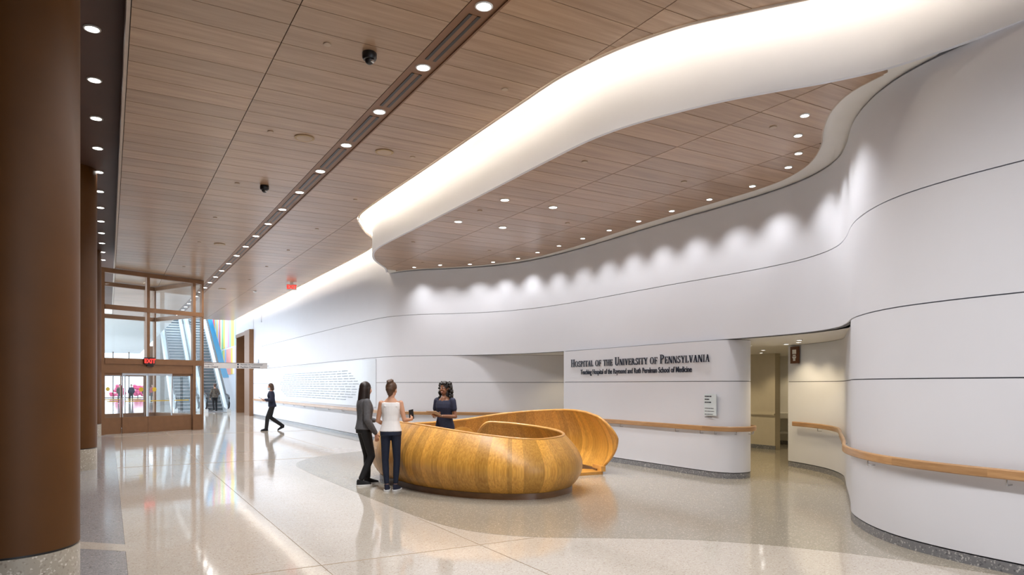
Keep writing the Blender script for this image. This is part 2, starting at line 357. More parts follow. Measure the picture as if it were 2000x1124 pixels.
# slot with lamps and air diffusers
sl = MB().box(3.085, -5, H-.004, 3.105, 43.7, H+.06).box(3.395, -5, H-.004, 3.415, 43.7, H+.06).box(3.105, -5, H+.012, 3.395, 43.7, H+.06).build('trim_4', 'bronze_slot'); tag(sl, 'long bronze trough in the wood ceiling holding lamps and air slots', 'trim', kind='structure')

# canopy
cb = MB().prism([(p.x+.02, p.y) for p in part(FA, 3.4, 18.2)]+[(p.x+.03, p.y) for p in reversed(part(U, 3.55, 18.6))], HCAN+.026, HCAN+.07).build('ceiling_canopy', 'plaster'); tag(cb, 'lowered wood plank canopy over the reception desk', 'ceiling', kind='structure')
MB().prism([(p.x+.05, p.y) for p in part(FA, 4.1, 17.9)]+[(p.x, p.y) for p in reversed(part(WR, 4.2, 17.8))], HCAN+.018, HCAN+.0262).build('board_backing', 'joint_brown', cb)
for k in range(0, 31):
    yr = 4.07+PITCH*k
    for (x0, x1) in ((4.9, 6.36), (6.36, 7.84), (7.84, 9.4)):
        m = clip_board(x0+g, x1-g, yr+g, yr+PITCH-g, lambda y: faX(y)+.052, lambda y: wrX(y), HCAN-.004)
        if m: m.build('board', 'ceiling_wood', cb)
MB().sweep(part(WR, 4.1, 17.9), [(0, HCAN-.006), (0, HCAN+.027), (.015, HCAN+.027), (.015, HCAN-.006)]).build('edge_strip', 'trim_tan', cb, smooth=30)
fa = MB().sweep(FA, [(0, HCAN-.012), (0, 5.95), (.05, 5.95), (.05, HCAN-.012)]).build('wall_fascia', 'wall_paint', smooth=30); tag(fa, 'tall curved white fascia washed by the light cove', 'wall', kind='structure')

# ------------------------------------------------------------------ lamps
def spot(parent, power, angle, blend, col, r=.05, z=-.02):
    l = bpy.data.lights.new('lamp_light', 'SPOT'); l.energy = power; l.spot_size = R(angle); l.spot_blend = blend; l.color = col; l.shadow_soft_size = r*1.5
    o = bpy.data.objects.new('lamp_light', l); COL.objects.link(o); o.parent = parent; o.location = (0, 0, z); return o
def downlight_mesh(r):
    ring = MB().lathe([(r*.86, .012), (r*.86, -.004), (r, -.006), (r*1.08, 0), (r*1.08, .012)], 24).mesh('ring'); ring.materials.append(M['white_plastic'])
    lens = MB().lathe([(r*.86, .002), (r*.86, .008)], 24).mesh('lens'); lens.materials.append(M['lamp_white'])
    return ring, lens
DL = {r: downlight_mesh(r) for r in (.05, .075, .085)}
def downlight(x, y, z, r, power, angle, label, group, col=NEUT, tilt=None, blend=.6):
    t = empty('downlight', (x, y, z)); tag(t, label, 'downlight', group)
    inst(DL[r][0], 'ring', t); inst(DL[r][1], 'lens', t)
    s = spot(t, power, angle, blend, col)
    if tilt: s.rotation_euler = tilt
    return t
for k in range(-6, 24):  # row extended behind the camera with added lamps to brighten the near room
    downlight(3.25, 6.17+1.555*k, H+.006, .085, SLOT_W, 158, 'round white downlight in the bronze ceiling trough', 'downlights in the ceiling trough', blend=.75)
dif = MB().box(-.066, 0, -.004, -.03, 1.14, .004).mesh('black_slot'); dif.materials.append(M['black'])
mid = MB().box(-.03, 0, -.001, .03, 1.14, .004).mesh('centre_bar'); mid.materials.append(M['bronze_slot'])
for k in range(-6, 24):
    t = empty('air_diffuser', (3.25, 6.37+1.555*k, H+.008)); tag(t, 'pair of long black air slots between trough lamps', 'air diffuser', 'air diffusers in the ceiling trough')
    inst(dif, 'slot', t); inst(dif, 'slot', t, (.096, 0, 0)); inst(mid, 'centre_bar', t)
for k in range(-2, 12):
    downlight(-.165, 9.41+1.566*k, 5.738, .085, SOFFIT_W, 90, 'round white downlight in the dark bronze soffit by the columns', 'downlights in the bronze soffit')
for (x, y) in ((6.86, 5.19), (7.34, 5.65), (7.91, 6.08), (8.29, 6.54)) + tuple((8.6, 7.44+.889*k) for k in range(9)) + ((8.32, 15.3), (7.95, 15.86), (7.35, 16.36), (6.9, 17.0)):
    # wall washers: each aims at the nearest point of the curved wall
    q = min(U, key=lambda p: (p.x-x)**2+(p.y-y)**2); d = Vector((q.x-x, q.y-y, 0)); a = math.atan2(d.y, d.x)
    downlight(x, y, HCAN-.014, .05, CANOPY_W, 95, 'small white downlight at the canopy edge washing the curved wall', 'wall washers along the canopy edge', col=(1, .98, .97), tilt=(0, R(-15), a), blend=1.0)
for (x, y) in ((5.69, 10.06), (6.65, 10.06), (5.69, 11.84), (6.65, 11.84)):
    downlight(x, y, HCAN-.014, .075, BIG_W, 80, 'larger downlight in the middle of the wood canopy above the desk', 'downlights above the desk')
for (x, y) in ((10.3, 7.9), (10.8, 8.3), (11.1, 8.8), (11.0, 9.6), (11.0, 10.5), (12.6, 10.6), (13.6, 11.5), (13.5, 13.0), (12.2, 12.5), (15.2, 12.3), (9.9, 14.4)):
    downlight(x, y, J2-.012, .05, INNER_W, 120, 'small downlight in the cream ceiling of the side corridor', 'downlights of the side corridor', col=(1, .80, .50))

# ------------------------------------------------------------------ small ceiling things
cap = MB().lathe([(.042, 0), (.045, -.006), (.04, -.012), (.01, -.013)], 16).mesh('sprinkler_cap'); cap.materials.append(M['cap_tan'])
for (u, v) in ((639, 86), (528, 257), (463, 358), (420, 425), (389, 473), (359, 521), (986, 174), (806, 307), (694, 390), (619, 447.5), (563, 489), (521, 521), (487, 546.5)):
    p = W(u, v, H); tag(inst(cap, 'sprinkler_cap', None, p), 'small round sprinkler cover flush with the wood ceiling', 'sprinkler cover', 'sprinkler covers in the high wood ceiling')
for (u, v) in ((1510, 248), (1142, 316), (1336, 355), (937, 411.5), (1108, 436), (807, 473), (956, 490), (826, 513)):
    p = W(u, v, HCAN-.004); tag(inst(cap, 'sprinkler_cap', None, p), 'small round sprinkler cover flush with the canopy above the desk', 'sprinkler cover', 'sprinkler covers in the canopy')
for (x, y, l) in ((2.59, 10.8, 'round tan speaker in the wood ceiling between the two dome cameras'), (3.87, 10.81, 'round tan speaker in the wood ceiling between the trough and the glowing canopy cove'), (2.58, 20.11, 'round tan speaker in the wood ceiling short of the glass entrance top'), (3.88, 29.5, 'farthest round tan speaker past the corner of the glass entrance')):
    t = empty('ceiling_speaker', (x, y, H)); tag(t, l, 'speaker', 'ceiling speakers')
    MB().lathe([(.14, 0), (.15, -.01), (.135, -.016), (.12, -.012)], 32).build('ring', 'speaker_tan', t, 40); MB().lathe([(.12, -.004), (.115, -.014), (.02, -.018)], 32).build('grille', 'cap_tan', t, 40)
for (x, y, l) in ((2.57, 7.67, 'black dome camera on the wood ceiling close to the trough lamps'), (2.56, 13.79, 'farther black dome camera on the wood ceiling past the round speakers')):
    t = empty('dome_camera', (x, y, H)); tag(t, l, 'camera')
    MB().lathe([(.075, 0), (.082, -.01), (.082, -.06), (.07, -.08), (.05, -.085)], 28).build('housing', 'black', t, 35)
    MB().ell((0, 0, -.085), (.052, .052, .05), 20, 12).build('dome', 'rubber', t, 60); MB().lathe([(.02, -.12), (.026, -.115), (.026, -.10)], 16, c=(.02, -.035, 0)).build('lens', 'steel', t, 40)
p = W(497.7, 569, H); t = empty('smoke_detector', p); tag(t, 'white smoke detector on the far wood ceiling', 'smoke detector')
MB().lathe([(.07, 0), (.075, -.02), (.05, -.05), (.02, -.055)], 20).build('body', 'white_plastic', t, 40); MB().lathe([(.03, -.055), (.03, -.07), (.01, -.072)], 12).build('sensor', 'white_plastic', t, 40)

# ------------------------------------------------------------------ lettering
def font_mesh(body, size, depth=.006, bold=0, align='LEFT', sx=1):
    cu = bpy.data.curves.new('lettering', 'FONT'); cu.body = body; cu.size = size; cu.extrude = depth; cu.offset = bold; cu.align_x = align; cu.resolution_u = 3
    o = bpy.data.objects.new('tmp', cu); COL.objects.link(o); bpy.context.view_layer.update()
    me = bpy.data.meshes.new_from_object(o.evaluated_get(bpy.context.evaluated_depsgraph_get())); bpy.data.objects.remove(o)
    for v in me.vertices: v.co.x *= sx
    return me
# serif capitals drawn in strokes, cap height 1
def arc(cx, cy, rx, ry, tx, ty, a0, a1, n=14):
    o = [(cx+rx*math.cos(R(a0+(a1-a0)*k/n)), cy+ry*math.sin(R(a0+(a1-a0)*k/n))) for k in range(n+1)]
    i = [(cx+(rx-tx)*math.cos(R(a0+(a1-a0)*k/n)), cy+(ry-ty)*math.sin(R(a0+(a1-a0)*k/n))) for k in range(n+1)]
    return o+i[::-1]
def rc(x0, y0, x1, y1): return [(x0, y0), (x1, y0), (x1, y1), (x0, y1)]
def slant(xb, xt, wd, y0=0, y1=1): return [(xb, y0), (xb+wd, y0), (xt+wd, y1), (xt, y1)]
TH, TN, SF = .135, .055, .045
def stem(x, wd=TH): return [rc(x, 0, x+wd, 1), rc(x-.07, 0, x+wd+.07, SF), rc(x-.07, 1-SF, x+wd+.07, 1)]
GL = {
 'H': (stem(.09)+stem(.55)+[rc(.2, .47, .6, .53)], .80), 'I': (stem(.09), .33),
 'O': ([arc(.42, .5, .38, .52, .14, .05, 0, 360, 28)], .84),
 'S': ([arc(.3, .745, .23, .265, .12, .06, 20, 250), arc(.28, .265, .25, .285, .13, .06, -160, 85), rc(.46, .72, .5, 1), rc(.05, .0, .09, .3)], .58),
 'P': (stem(.09)+[arc(.27, .735, .32, .265, .14, .05, -90, 90), rc(.2, .95, .3, 1), rc(.2, .47, .3, .52)], .64),
 'R': (stem(.09)+[arc(.27, .745, .3, .255, .14, .05, -90, 90), rc(.2, .95, .3, 1), rc(.2, .49, .3, .54), slant(.58, .26, .17, 0, .5), rc(.55, 0, .82, SF)], .78),
 'T': ([rc(.28, 0, .43, 1), rc(.2, 0, .51, SF), rc(.02, .945, .69, 1), rc(.02, .78, .06, 1), rc(.65, .78, .69, 1)], .71),
 'A': ([slant(.48, .27, .17), slant(.08, .33, .06), rc(.2, .3, .52, .35), rc(0, 0, .24, SF), rc(.42, 0, .72, SF)], .72),
 'L': (stem(.09)+[rc(.09, 0, .56, .055), rc(.52, 0, .56, .25)], .60),
 'F': (stem(.09)+[rc(.09, .945, .56, 1), rc(.52, .76, .56, 1), rc(.2, .48, .44, .53), rc(.42, .4, .455, .62)], .58),
 'E': (stem(.09)+[rc(.09, .945, .56, 1), rc(.52, .78, .56, 1), rc(.2, .48, .44, .53), rc(.42, .4, .455, .62), rc(.09, 0, .58, .055), rc(.54, 0, .58, .24)], .63),
 'U': ([rc(.09, .3, .24, 1), rc(.02, 1-SF, .31, 1), rc(.6, .3, .66, 1), rc(.53, 1-SF, .73, 1), arc(.375, .32, .285, .34, .12, .07, 180, 360)], .74),
 'N': ([rc(.09, 0, .15, 1), rc(.02, 0, .22, SF), rc(.64, 0, .70, 1), rc(.57, 1-SF, .77, 1), slant(.53, .09, .17), rc(.02, 1-SF, .16, 1)], .79),
 'V': ([slant(.27, .06, .17), slant(.33, .58, .06), rc(-.02, 1-SF, .28, 1), rc(.48, 1-SF, .72, 1)], .70),
 'Y': ([rc(.28, 0, .43, .5), rc(.2, 0, .51, SF), slant(.28, .04, .17, .45, 1), slant(.36, .6, .06, .45, 1), rc(-.03, 1-SF, .26, 1), rc(.5, 1-SF, .73, 1)], .70),
}
def serif_glyph(ch, h, sx, depth):
    mb = MB()
    for k, poly in enumerate(GL[ch][0]):
        z0 = -.0004*k; mb.prism([(x*h*sx, y*h) for x, y in poly], z0, depth+.0003*k)
    return mb
# sign wall frame: text runs from the far end (y = 13.1) towards the near end; x right = -y, y up = z, facing -x
def wall_x(y): return 9.09+(y-9.1)*.0186
SGN_ROT = Matrix(((0, 0, -1), (-1, 0, 0), (0, 1, 0))).to_euler()
sg = empty('wall_lettering', (wall_x(10.9), 10.9, 2.02)); tag(sg, 'navy serif capitals reading Hospital of the University of Pennsylvania on the white wall', 'lettering')
words = 'Hospital Of The University Of Pennsylvania'.replace('Of', 'of').replace('The', 'the')
lay = []; x = 0
for ch in words:
    if ch == ' ': x += .34; continue
    hh = 1.0 if ch.isupper() else .76
    lay.append((ch.upper(), x, hh)); x += (GL[ch.upper()][1]+.075)*hh
CAPH = .172; SXT = 4.33/(x*CAPH); glyphs = {}
for (ch, gx, hh) in lay:
    if (ch, hh) not in glyphs:
        me = serif_glyph(ch, CAPH*hh, SXT, .012).mesh('letter'); me.materials.append(M['letter_navy']); glyphs[(ch, hh)] = me
    yy = 13.09-gx*CAPH*SXT
    inst(glyphs[(ch, hh)], 'letter', sg, (wall_x(yy)-.018-wall_x(10.9), yy-10.9, 0), SGN_ROT)
me = font_mesh('Teaching Hospital of the Raymond and Ruth Perelman School of Medicine', .152, .005, .0012)
wd = max(v.co.x for v in me.vertices)
for v in me.vertices: v.co.x *= 3.5/wd
me.materials.append(M['letter_navy'])
o = inst(me, 'wall_lettering', None, (wall_x(12.72)-.014, 12.72, 1.85), SGN_ROT); tag(o, 'smaller navy line reading Teaching Hospital of the Raymond and Ruth Perelman School of Medicine', 'lettering'); o.rotation_euler.z += -.0186
# plaque below the lettering
a, b = WX(1377, 770, 9.09), WX(1400.5, 813, 9.09)
pq = empty('wall_plaque', (9.085, (a.y+b.y)/2, (a.z+b.z)/2)); tag(pq, 'small pale glass plaque with dark print beside the rounded wall end', 'plaque'); hw, hh = abs(a.y-b.y)/2, abs(a.z-b.z)/2
MB().box(-.022, -hw, -hh, -.006, hw, hh).build('plate', 'plaque', pq); MB().box(-.006, -hw*.8, -hh*.8, .004, hw*.8, hh*.8).build('standoff', 'steel', pq)
ln = MB()
for k, (wdt, th) in enumerate(((1.1, .022), (.75, .022), (1.05, .022), (0, 0), (1.45, .011), (1.55, .011), (1.35, .011), (1.2, .011))):
    y0 = hw*.85; z = hh*.78-.052*k
    while wdt > 0:
        s = min(wdt, random.uniform(.12, .3)); ln.box(-.0235, y0-s*hw, z-th/2, -.0215, y0, z+th/2); y0 -= (s+.05)*hw; wdt -= s+.05
ln.build('print', 'letter_navy', pq)
# donor names on the corridor wall
dp = part(LL, 19.2, 34); llX = xof(part(LL, 18, 38))
dn = MB().sweep(dp, [(-.014, .97), (-.014, 2.36), (-.003, 2.36), (-.003, .97)]).build('donor_panel', 'donor_glass', smooth=30); tag(dn, 'long pale blue glass panel with rows of grey donor names', 'donor panel')
for k in range(12):
    z = 2.06-.083*k; mb = MB(); half = 5.4-[.9, .6, .5, .7, .1, .0, .35, .3, .25, .5, .8, 1.2][k]; y = 26.2+half
    while y > 26.2-half:
        q, e = y, y-random.uniform(.25, .6)
        while q > e:
            xx = llX(q)-.014; mb.box(xx-.002, q-.035, z-.017, xx+.001, q, z+.017*random.choice((.6, 1, 1))); q -= .055
        y = e-.13
    mb.build('name_row', 'letter_grey', dn)['kind'] = 'stuff'

# ------------------------------------------------------------------ handrails
def rail(path, label, cuts=(), z=.86, mat='rail_wood'):
    t = empty('handrail', (path[0].x, path[0].y, 0)); tag(t, label, 'handrail'); o = Vector((path[0].x, path[0].y))
    prof = [(-.021, -.036), (-.021, .03), (-.012, .042), (.012, .042), (.021, .03), (.021, -.036), (.012, -.045), (-.012, -.045)]
    prof = [(x, z+y) for x, y in prof]
    idx = [0]+list(cuts)+[len(path)-1]
    for a, b in zip(idx[:-1], idx[1:]): MB().sweep([p-o for p in path[a:b+1]], prof).build('rail_segment', mat, t, 35)
    return t, o
def brackets(t, o, path, every, side=1):
    for i in range(every//2, len(path)-2, every):
        d = (path[i+1]-path[i-1]).normalized(); n = Vector((d.y, -d.x))*side; p = path[i]-o; q = p+n*.075
        MB().cone((p.x, p.y, .82), .007, (p.x, p.y, .765), .007, 8).cone((p.x, p.y, .765), .007, (q.x, q.y, .765), .007, 8).build('bracket', 'steel', t, 40)
rp = off(LR, -.075); rp = [p for p in rp if p.y > -3]
keep = [i for i, p in enumerate(rp) if p.x < 11.62]; rp = rp[:keep[-1]]
iy = lambda path, y: min(range(len(path)), key=lambda i: abs(path[i].y-y))
t, o = rail(rp, 'wooden handrail sweeping along the bulging white wall into the side corridor', sorted([iy(rp, 3.1), iy(rp, 4.1), iy(rp, 5.6)])); brackets(t, o, rp, 11)
sp = off(SW, -.075); sp = [p for i, p in enumerate(sp) if not (p.x > 9.6 and p.y > 8.72)]
sp = spline([p for p in sp], .1); t, o = rail(sp, 'wooden handrail wrapping the rounded end of the lettered wall', [iy(sp, 8.9), iy(sp, 10.6)]); brackets(t, o, sp, 14)
cp = off(LL, -.075); cp = [p for p in cp if p.x < 9.6 and p.y < 37.6]
t, o = rail(cp, 'long wooden handrail along the corridor wall under the donor names', [iy(cp, 18), iy(cp, 24), iy(cp, 31)]); brackets(t, o, cp, 14)

# ------------------------------------------------------------------ reception desk: one spiralling shell of bent staves
D3 = spline([(7.66, 9.72, 1.02), (7.76, 10.15, 1.06), (7.93, 10.7, 1.10), (7.95, 11.3, 1.12), (7.6, 11.95, 1.095), (6.9, 12.35, 1.03), (6.1, 12.5, .93), (5.3, 12.45, .89), (4.6, 12.2, .90), (4.15, 11.75, .95), (4.0, 11.2, .99), (4.02, 10.55, 1.0),
             (4.08, 9.85, .985), (4.26, 9.28, .945), (4.48, 8.87, .905), (4.75, 8.56, .87), (5.0, 8.4, .845), (5.28, 8.32, .83), (5.65, 8.41, .83), (5.98, 8.6, .84), (6.22, 8.9, .855), (6.35, 9.3, .88), (6.35, 9.75, .905), (6.2, 10.2, .935), (5.9, 10.52, .965), (5.5, 10.7, .985)], .02)
DU = [0.0]
for a, b in zip(D3[:-1], D3[1:]): DU.append(DU[-1]+(b.xy-a.xy).length)
DU = np.array(DU); DL_ = DU[-1]; DX = np.array([p.x for p in D3]); DY = np.array([p.y for p in D3]); DZ = np.array([p.z for p in D3])
def dplan(u): return Vector((float(np.interp(u, DU, DX)), float(np.interp(u, DU, DY))))
def dnorm(u):
    d = (dplan(min(u+.08, DL_))-dplan(max(u-.08, 0))).normalized(); return Vector((d.y, -d.x))
def dv(u):
    lo, hi = 0.0, 1.0
    if u < .45: lo = .62*(1-u/.45)**1.1
    if u < .40: hi = .62+.38*math.sqrt(max(0, 1-((.40-u)/.40)**2))
    e = DL_-u
    if e < .22: hi = min(hi, .55+.45*math.sqrt(max(0, 1-((.22-e)/.22)**2)))
    return lo, hi
def dpt(u, v, inner=0):
    rim = float(np.interp(u, DU, DZ)); o = .175*math.sin(math.pi*min(1, v)**.85)-.10*v**3-inner; p = dplan(u)+dnorm(u)*o
    return Vector((p.x, p.y, .085+(rim-.085)*v))
OR = Vector((5.5, 10.3, 0)); desk = empty('reception_desk', OR); tag(desk, 'large spiral reception desk of glossy honey coloured bent wood staves', 'desk')
u = 0.0; NV = 14
while u < DL_-1e-4:
    wd = random.choice((.06, .09, .09, .12, .15, .18)); u1 = min(u+wd, DL_)
    if DL_-u1 < .05: u1 = DL_
    mb = MB(); vs = []; K = 4
    for i in range(K+1):
        uu = u+(u1-u)*i/K; lo, hi = dv(uu)
        for inn in (0, .045):
            for j in range(NV+1): vs.append(dpt(uu, lo+(hi-lo)*j/NV, inn)-OR)
    n = NV+1; fs = []
    for i in range(K):
        a, b = i*2*n, (i+1)*2*n
        for j in range(NV): fs += [(a+j, b+j, b+j+1, a+j+1), (a+n+j, a+n+j+1, b+n+j+1, b+n+j)]
        fs += [(a, a+n, b+n, b), (a+NV, b+NV, b+n+NV, a+n+NV)]
    for a in (0, K*2*n):
        for j in range(NV): fs.append((a+j, a+j+1, a+n+j+1, a+n+j))
    mb.add(vs, fs); mb.build('stave', 'desk_wood', desk, 40); u = u1
def tube3(pts, r, n=10):
    mb = MB(); vs = []
    for i, p in enumerate(pts):
        d = (pts[min(i+1, len(pts)-1)]-pts[max(i-1, 0)]).normalized(); a = Vector((0, 0, 1)).cross(d)
        a = a.normalized() if a.length > 1e-3 else Vector((1, 0, 0)); b = d.cross(a)
        for k in range(n): t = 2*math.pi*k/n; vs.append(p+a*math.cos(t)*r+b*math.sin(t)*r)
    fs = [(i*n+k, i*n+(k+1) % n, (i+1)*n+(k+1) % n, (i+1)*n+k) for i in range(len(pts)-1) for k in range(n)]+[tuple(range(n))[::-1], tuple(range((len(pts)-1)*n, len(pts)*n))]
    return mb.add(vs, fs)
rimp = []
for k in range(14): uu = .45*(1-k/13); rimp.append(dpt(uu, dv(uu)[0], .022)-OR)
NU = 300
for k in range(1, 26): uu = .40*(k/25)**2; rimp.append(dpt(uu, dv(uu)[1], .022)-OR)
for k in range(1, NU): uu = .40+(DL_-.62)*k/NU; rimp.append(dpt(uu, dv(uu)[1], .022)-OR)
for k in range(0, 20): uu = DL_-.22*(1-k/19)**2; rimp.append(dpt(min(uu, DL_), dv(min(uu, DL_))[1], .022)-OR)
for k in range(1, 8): rimp.append(dpt(DL_, .55*(1-k/8), .022)-OR)
tube3(rimp, .0235).build('rim', 'rim_wood', desk, 50)
dpath = [dplan(u_)-OR.xy for u_ in np.linspace(.47, DL_, 220)]
MB().sweep(dpath, [(.012, 0), (.012, .088), (-.09, .088), (-.09, 0)]).build('base_ring', 'base_wood', desk, 35)
i0, i1 = [min(range(220), key=lambda i: abs(np.linspace(.47, DL_, 220)[i]-q)) for q in (DL_*.52, DL_*.80)]
MB().sweep(dpath[i0:i1], [(-.05, .70), (-.05, .735), (-.55, .735), (-.55, .70)]).build('worktop', 'rim_wood', desk, 35)
mb = MB(); arch = [(-.26, 0)]+[(.26*math.cos(R(180-180*k/14)), .56+.24*math.sin(R(180*k/14))) for k in range(15)]+[(.26, 0)]
mb.add([(x, 0, z) for x, z in arch]+[(x, .035, z) for x, z in arch], [tuple(range(17)), tuple(range(17, 34))[::-1]]+[(i, (i+1) % 17, 17+(i+1) % 17, 17+i) for i in range(17)])
o = mb.build('side_panel', 'rim_wood', desk, 40, loc=(.22, 1.42, .03)); o.rotation_euler.z = R(-25)
MB().prism([(7.72-5.5, 10.05-10.3), (7.80-5.5, 10.35-10.3), (7.3-5.5, 10.95-10.3), (6.7-5.5, 10.7-10.3), (6.95-5.5, 10.1-10.3)], .002, .055).build('platform', 'rim_wood', desk)
MB().prism([(7.66-5.5, 10.02-10.3), (7.74-5.5, 10.0-10.3), (7.84-5.5, 10.4-10.3), (7.76-5.5, 10.42-10.3)], .055, .15).build('sill', 'rim_wood', desk)

# ------------------------------------------------------------------ columns
cm = MB().lathe([(.46, .42), (.46, 5.75)], 64).mesh('shaft'); cm.materials.append(M['bronze']); smooth_by_angle(cm, 40)
cj = MB().lathe([(.445, .402), (.445, .422)], 64).mesh('joint_ring'); cj.materials.append(M['black']); smooth_by_angle(cj, 40)
cpn = MB().lathe([(.46, 0), (.46, .403)], 64).mesh('plinth'); cpn.materials.append(M['terrazzo_plinth']); smooth_by_angle(cpn, 40)
for k, l in enumerate(('nearest of the row, thick round bronze column on a terrazzo plinth', 'middle round bronze column standing between the two others', 'far round bronze column beside the glass entrance')):
    t = empty('column', (-.65, 6.37+9.33*k, 0)); tag(t, l, 'column', 'bronze columns'); inst(cm, 'shaft', t); inst(cj, 'joint_ring', t); inst(cpn, 'plinth', t)
for (x, y, l) in ((-.65, 34.4, 'reddish round column just behind the glass entrance'), (4.2, 84, 'far reddish round column by the end windows')):
    t = empty('column', (x, y, 0)); tag(t, l, 'column'); inst(cm, 'shaft', t); inst(cpn, 'plinth', t)

# ------------------------------------------------------------------ glass entrance vestibule
def sheet(x0, z0, x1, z1, y): return MB().add([(x0, y, z0), (x1, y, z0), (x1, y, z1), (x0, y, z1)], [(0, 1, 2, 3)])
def storefront(root, depth, doors=True):
    fr = 'bronze_frame'; y0, y1 = depth, depth+.12
    def bar(n, x0, z0, x1, z1, d0=0, d1=0, m=fr): return MB().box(x0, y0+d0, z0, x1, y1+d1, z1).build(n, m, root)
    xs = [0.0, .62, 1.47, 2.32, 3.08]
    bar('post', -.06, 0, .06, 5.36); bar('post', 3.06, 0, 3.17, 5.36); bar('post', 3.40, 0, 3.47, 5.36)
    bar('top_rail', -.06, 5.24, 3.47, 5.385, -.01); bar('transom', .06, 4.06, 3.47, 4.21, -.015); bar('header', .06, 2.30, 3.47, 2.49, -.02); bar('door_header', .06, 2.0, 3.06, 2.30, .02)
    bar('mullion', 1.42, 2.49, 1.52, 5.24); bar('bottom_panel', 3.17, 0, 3.40, .55, .01)
    for (a, b) in ((.06, 1.42), (1.52, 3.06), (3.17, 3.40)):
        for (z0, z1) in ((2.49, 4.06), (4.21, 5.24)): sheet(a, z0, b, z1, y0+.055).build('pane', 'clear_glass', root)
    sheet(3.17, .55, 3.40, 2.30, y0+.055).build('pane', 'clear_glass', root)
    for k in range(4):
        a, b = xs[k]+.07*(k == 0), xs[k+1]-.03*(k == 3); dd = .03 if k in (1, 2) else .07
        lf = MB().box(a+.004, y0+dd, .015, b-.004, y0+dd+.04, .55).build('door_leaf', fr, root)
        MB().box(a+.004, y0+dd, .55, a+.03, y0+dd+.04, 2.0).box(b-.03, y0+dd, .55, b-.004, y0+dd+.04, 2.0).box(a+.03, y0+dd, 1.93, b-.03, y0+dd+.04, 2.0).build('stile', 'steel' if k in (1, 2) else fr, lf)
        sheet(a+.03, .55, b-.03, 1.93, y0+dd+.02).build('pane', 'clear_glass', lf)
        MB().box(a+.1, y0+dd+.008, 1.06, b-.1, y0+dd+.014, 1.09).build('safety_strip', 'stickr', lf)
        if k in (1, 2): st = MB(); st.add([((a+b)/2+(.2 if k == 1 else -.2)+.075*math.cos(R(15*i)), y0+dd+.012, 1.46+.075*math.sin(R(15*i))) for i in range(24)], [tuple(range(24))]); st.build('round_sticker', 'stickr', lf)
plain('stickr', (.62, .42, .03), .5)
vs_ = empty('glass_entrance', (-.16, 25.85, 0), math.atan2(.43, .903)); tag(vs_, 'tall bronze framed glass entrance vestibule with sliding doors', 'entrance')
storefront(vs_, 0); storefront(vs_, 3.2)
for (y0, y1) in ((.12, 3.2),):
    for (z0, z1) in ((.55, 2.3), (2.49, 4.06), (4.21, 5.24)): MB().add([(3.43, y0, z0), (3.43, y1, z0), (3.43, y1, z1), (3.43, y0, z1)], [(0, 1, 2, 3)]).build('pane', 'clear_glass', vs_)
    for (z0, z1) in ((0, .55), (2.3, 2.49), (4.06, 4.21), (5.24, 5.385)): MB().box(3.40, y0, z0, 3.47, y1, z1).build('side_rail', 'bronze_frame', vs_)
MB().box(1.40, -.04, 2.235, 1.62, .0, 2.28).build('door_sensor', 'black', vs_)
def exit_sign(loc, rz, label, s=1.0, white=False):
    t = empty('exit_sign', loc, rz); tag(t, label, 'exit sign')
    MB().box(-.17*s, -.03, -.11*s, .17*s, .03, .11*s).build('housing', 'white_plastic' if white else 'black', t)
    me = font_mesh('EXIT', .19*s, .003, .006, 'CENTER', .92); me.materials.append(M['exit_red']); inst(me, 'lettering', t, (0, -.033, -.066*s), (R(90), 0, 0)); return t
dv_ = Vector((.903, .43)); q = Vector((-.16, 25.85))+dv_*1.47+Vector((.43, -.903))*.055
exit_sign((q.x, q.y, 2.42), math.atan2(.43, .903), 'red exit sign above the glass sliding doors', 1.05)
t = exit_sign((5.87, 26.4, 5.24), R(-12), 'red lettered exit sign hanging from the wood ceiling', 1.0, True); MB().box(-.06, -.02, .11, .06, .02, .16).build('ceiling_mount', 'white_plastic', t)

# ------------------------------------------------------------------ portal in the corridor wall
pt = MB().box(6.30, 38.0, 0, 6.60, 39.5, 4.5).build('portal_frame', 'bronze_frame'); tag(pt, 'tall bronze portal surround at the end of the corridor wall', 'portal')
MB().box(6.42, 42.9, 0, 7.0, 43.2, 4.5).build('far_jamb', 'bronze_frame', pt); MB().box(6.36, 39.5, 4.3, 7.2, 42.9, 4.5).build('lintel', 'bronze_frame', pt); MB().box(7.0, 39.5, 0, 7.2, 43.2, 4.3).build('recess_back', 'bronze', pt)
tag(MB().box(6.52, 36, 2.4, 6.7, 38.0, 5.9).box(6.5, 38, 4.5, 6.9, 43.2, 5.9).build('wall_portal', 'wall_paint'), 'white wall above the bronze portal', 'wall', kind='structure')
me = font_mesh('A', .62, .01, .01, 'CENTER', .8); me.materials.append(M['letter_grey']); o = inst(me, 'wall_letter', None, (6.49, 36.6, 2.48), SGN_ROT); tag(o, 'large letter A on the white wall beside the portal', 'letter')
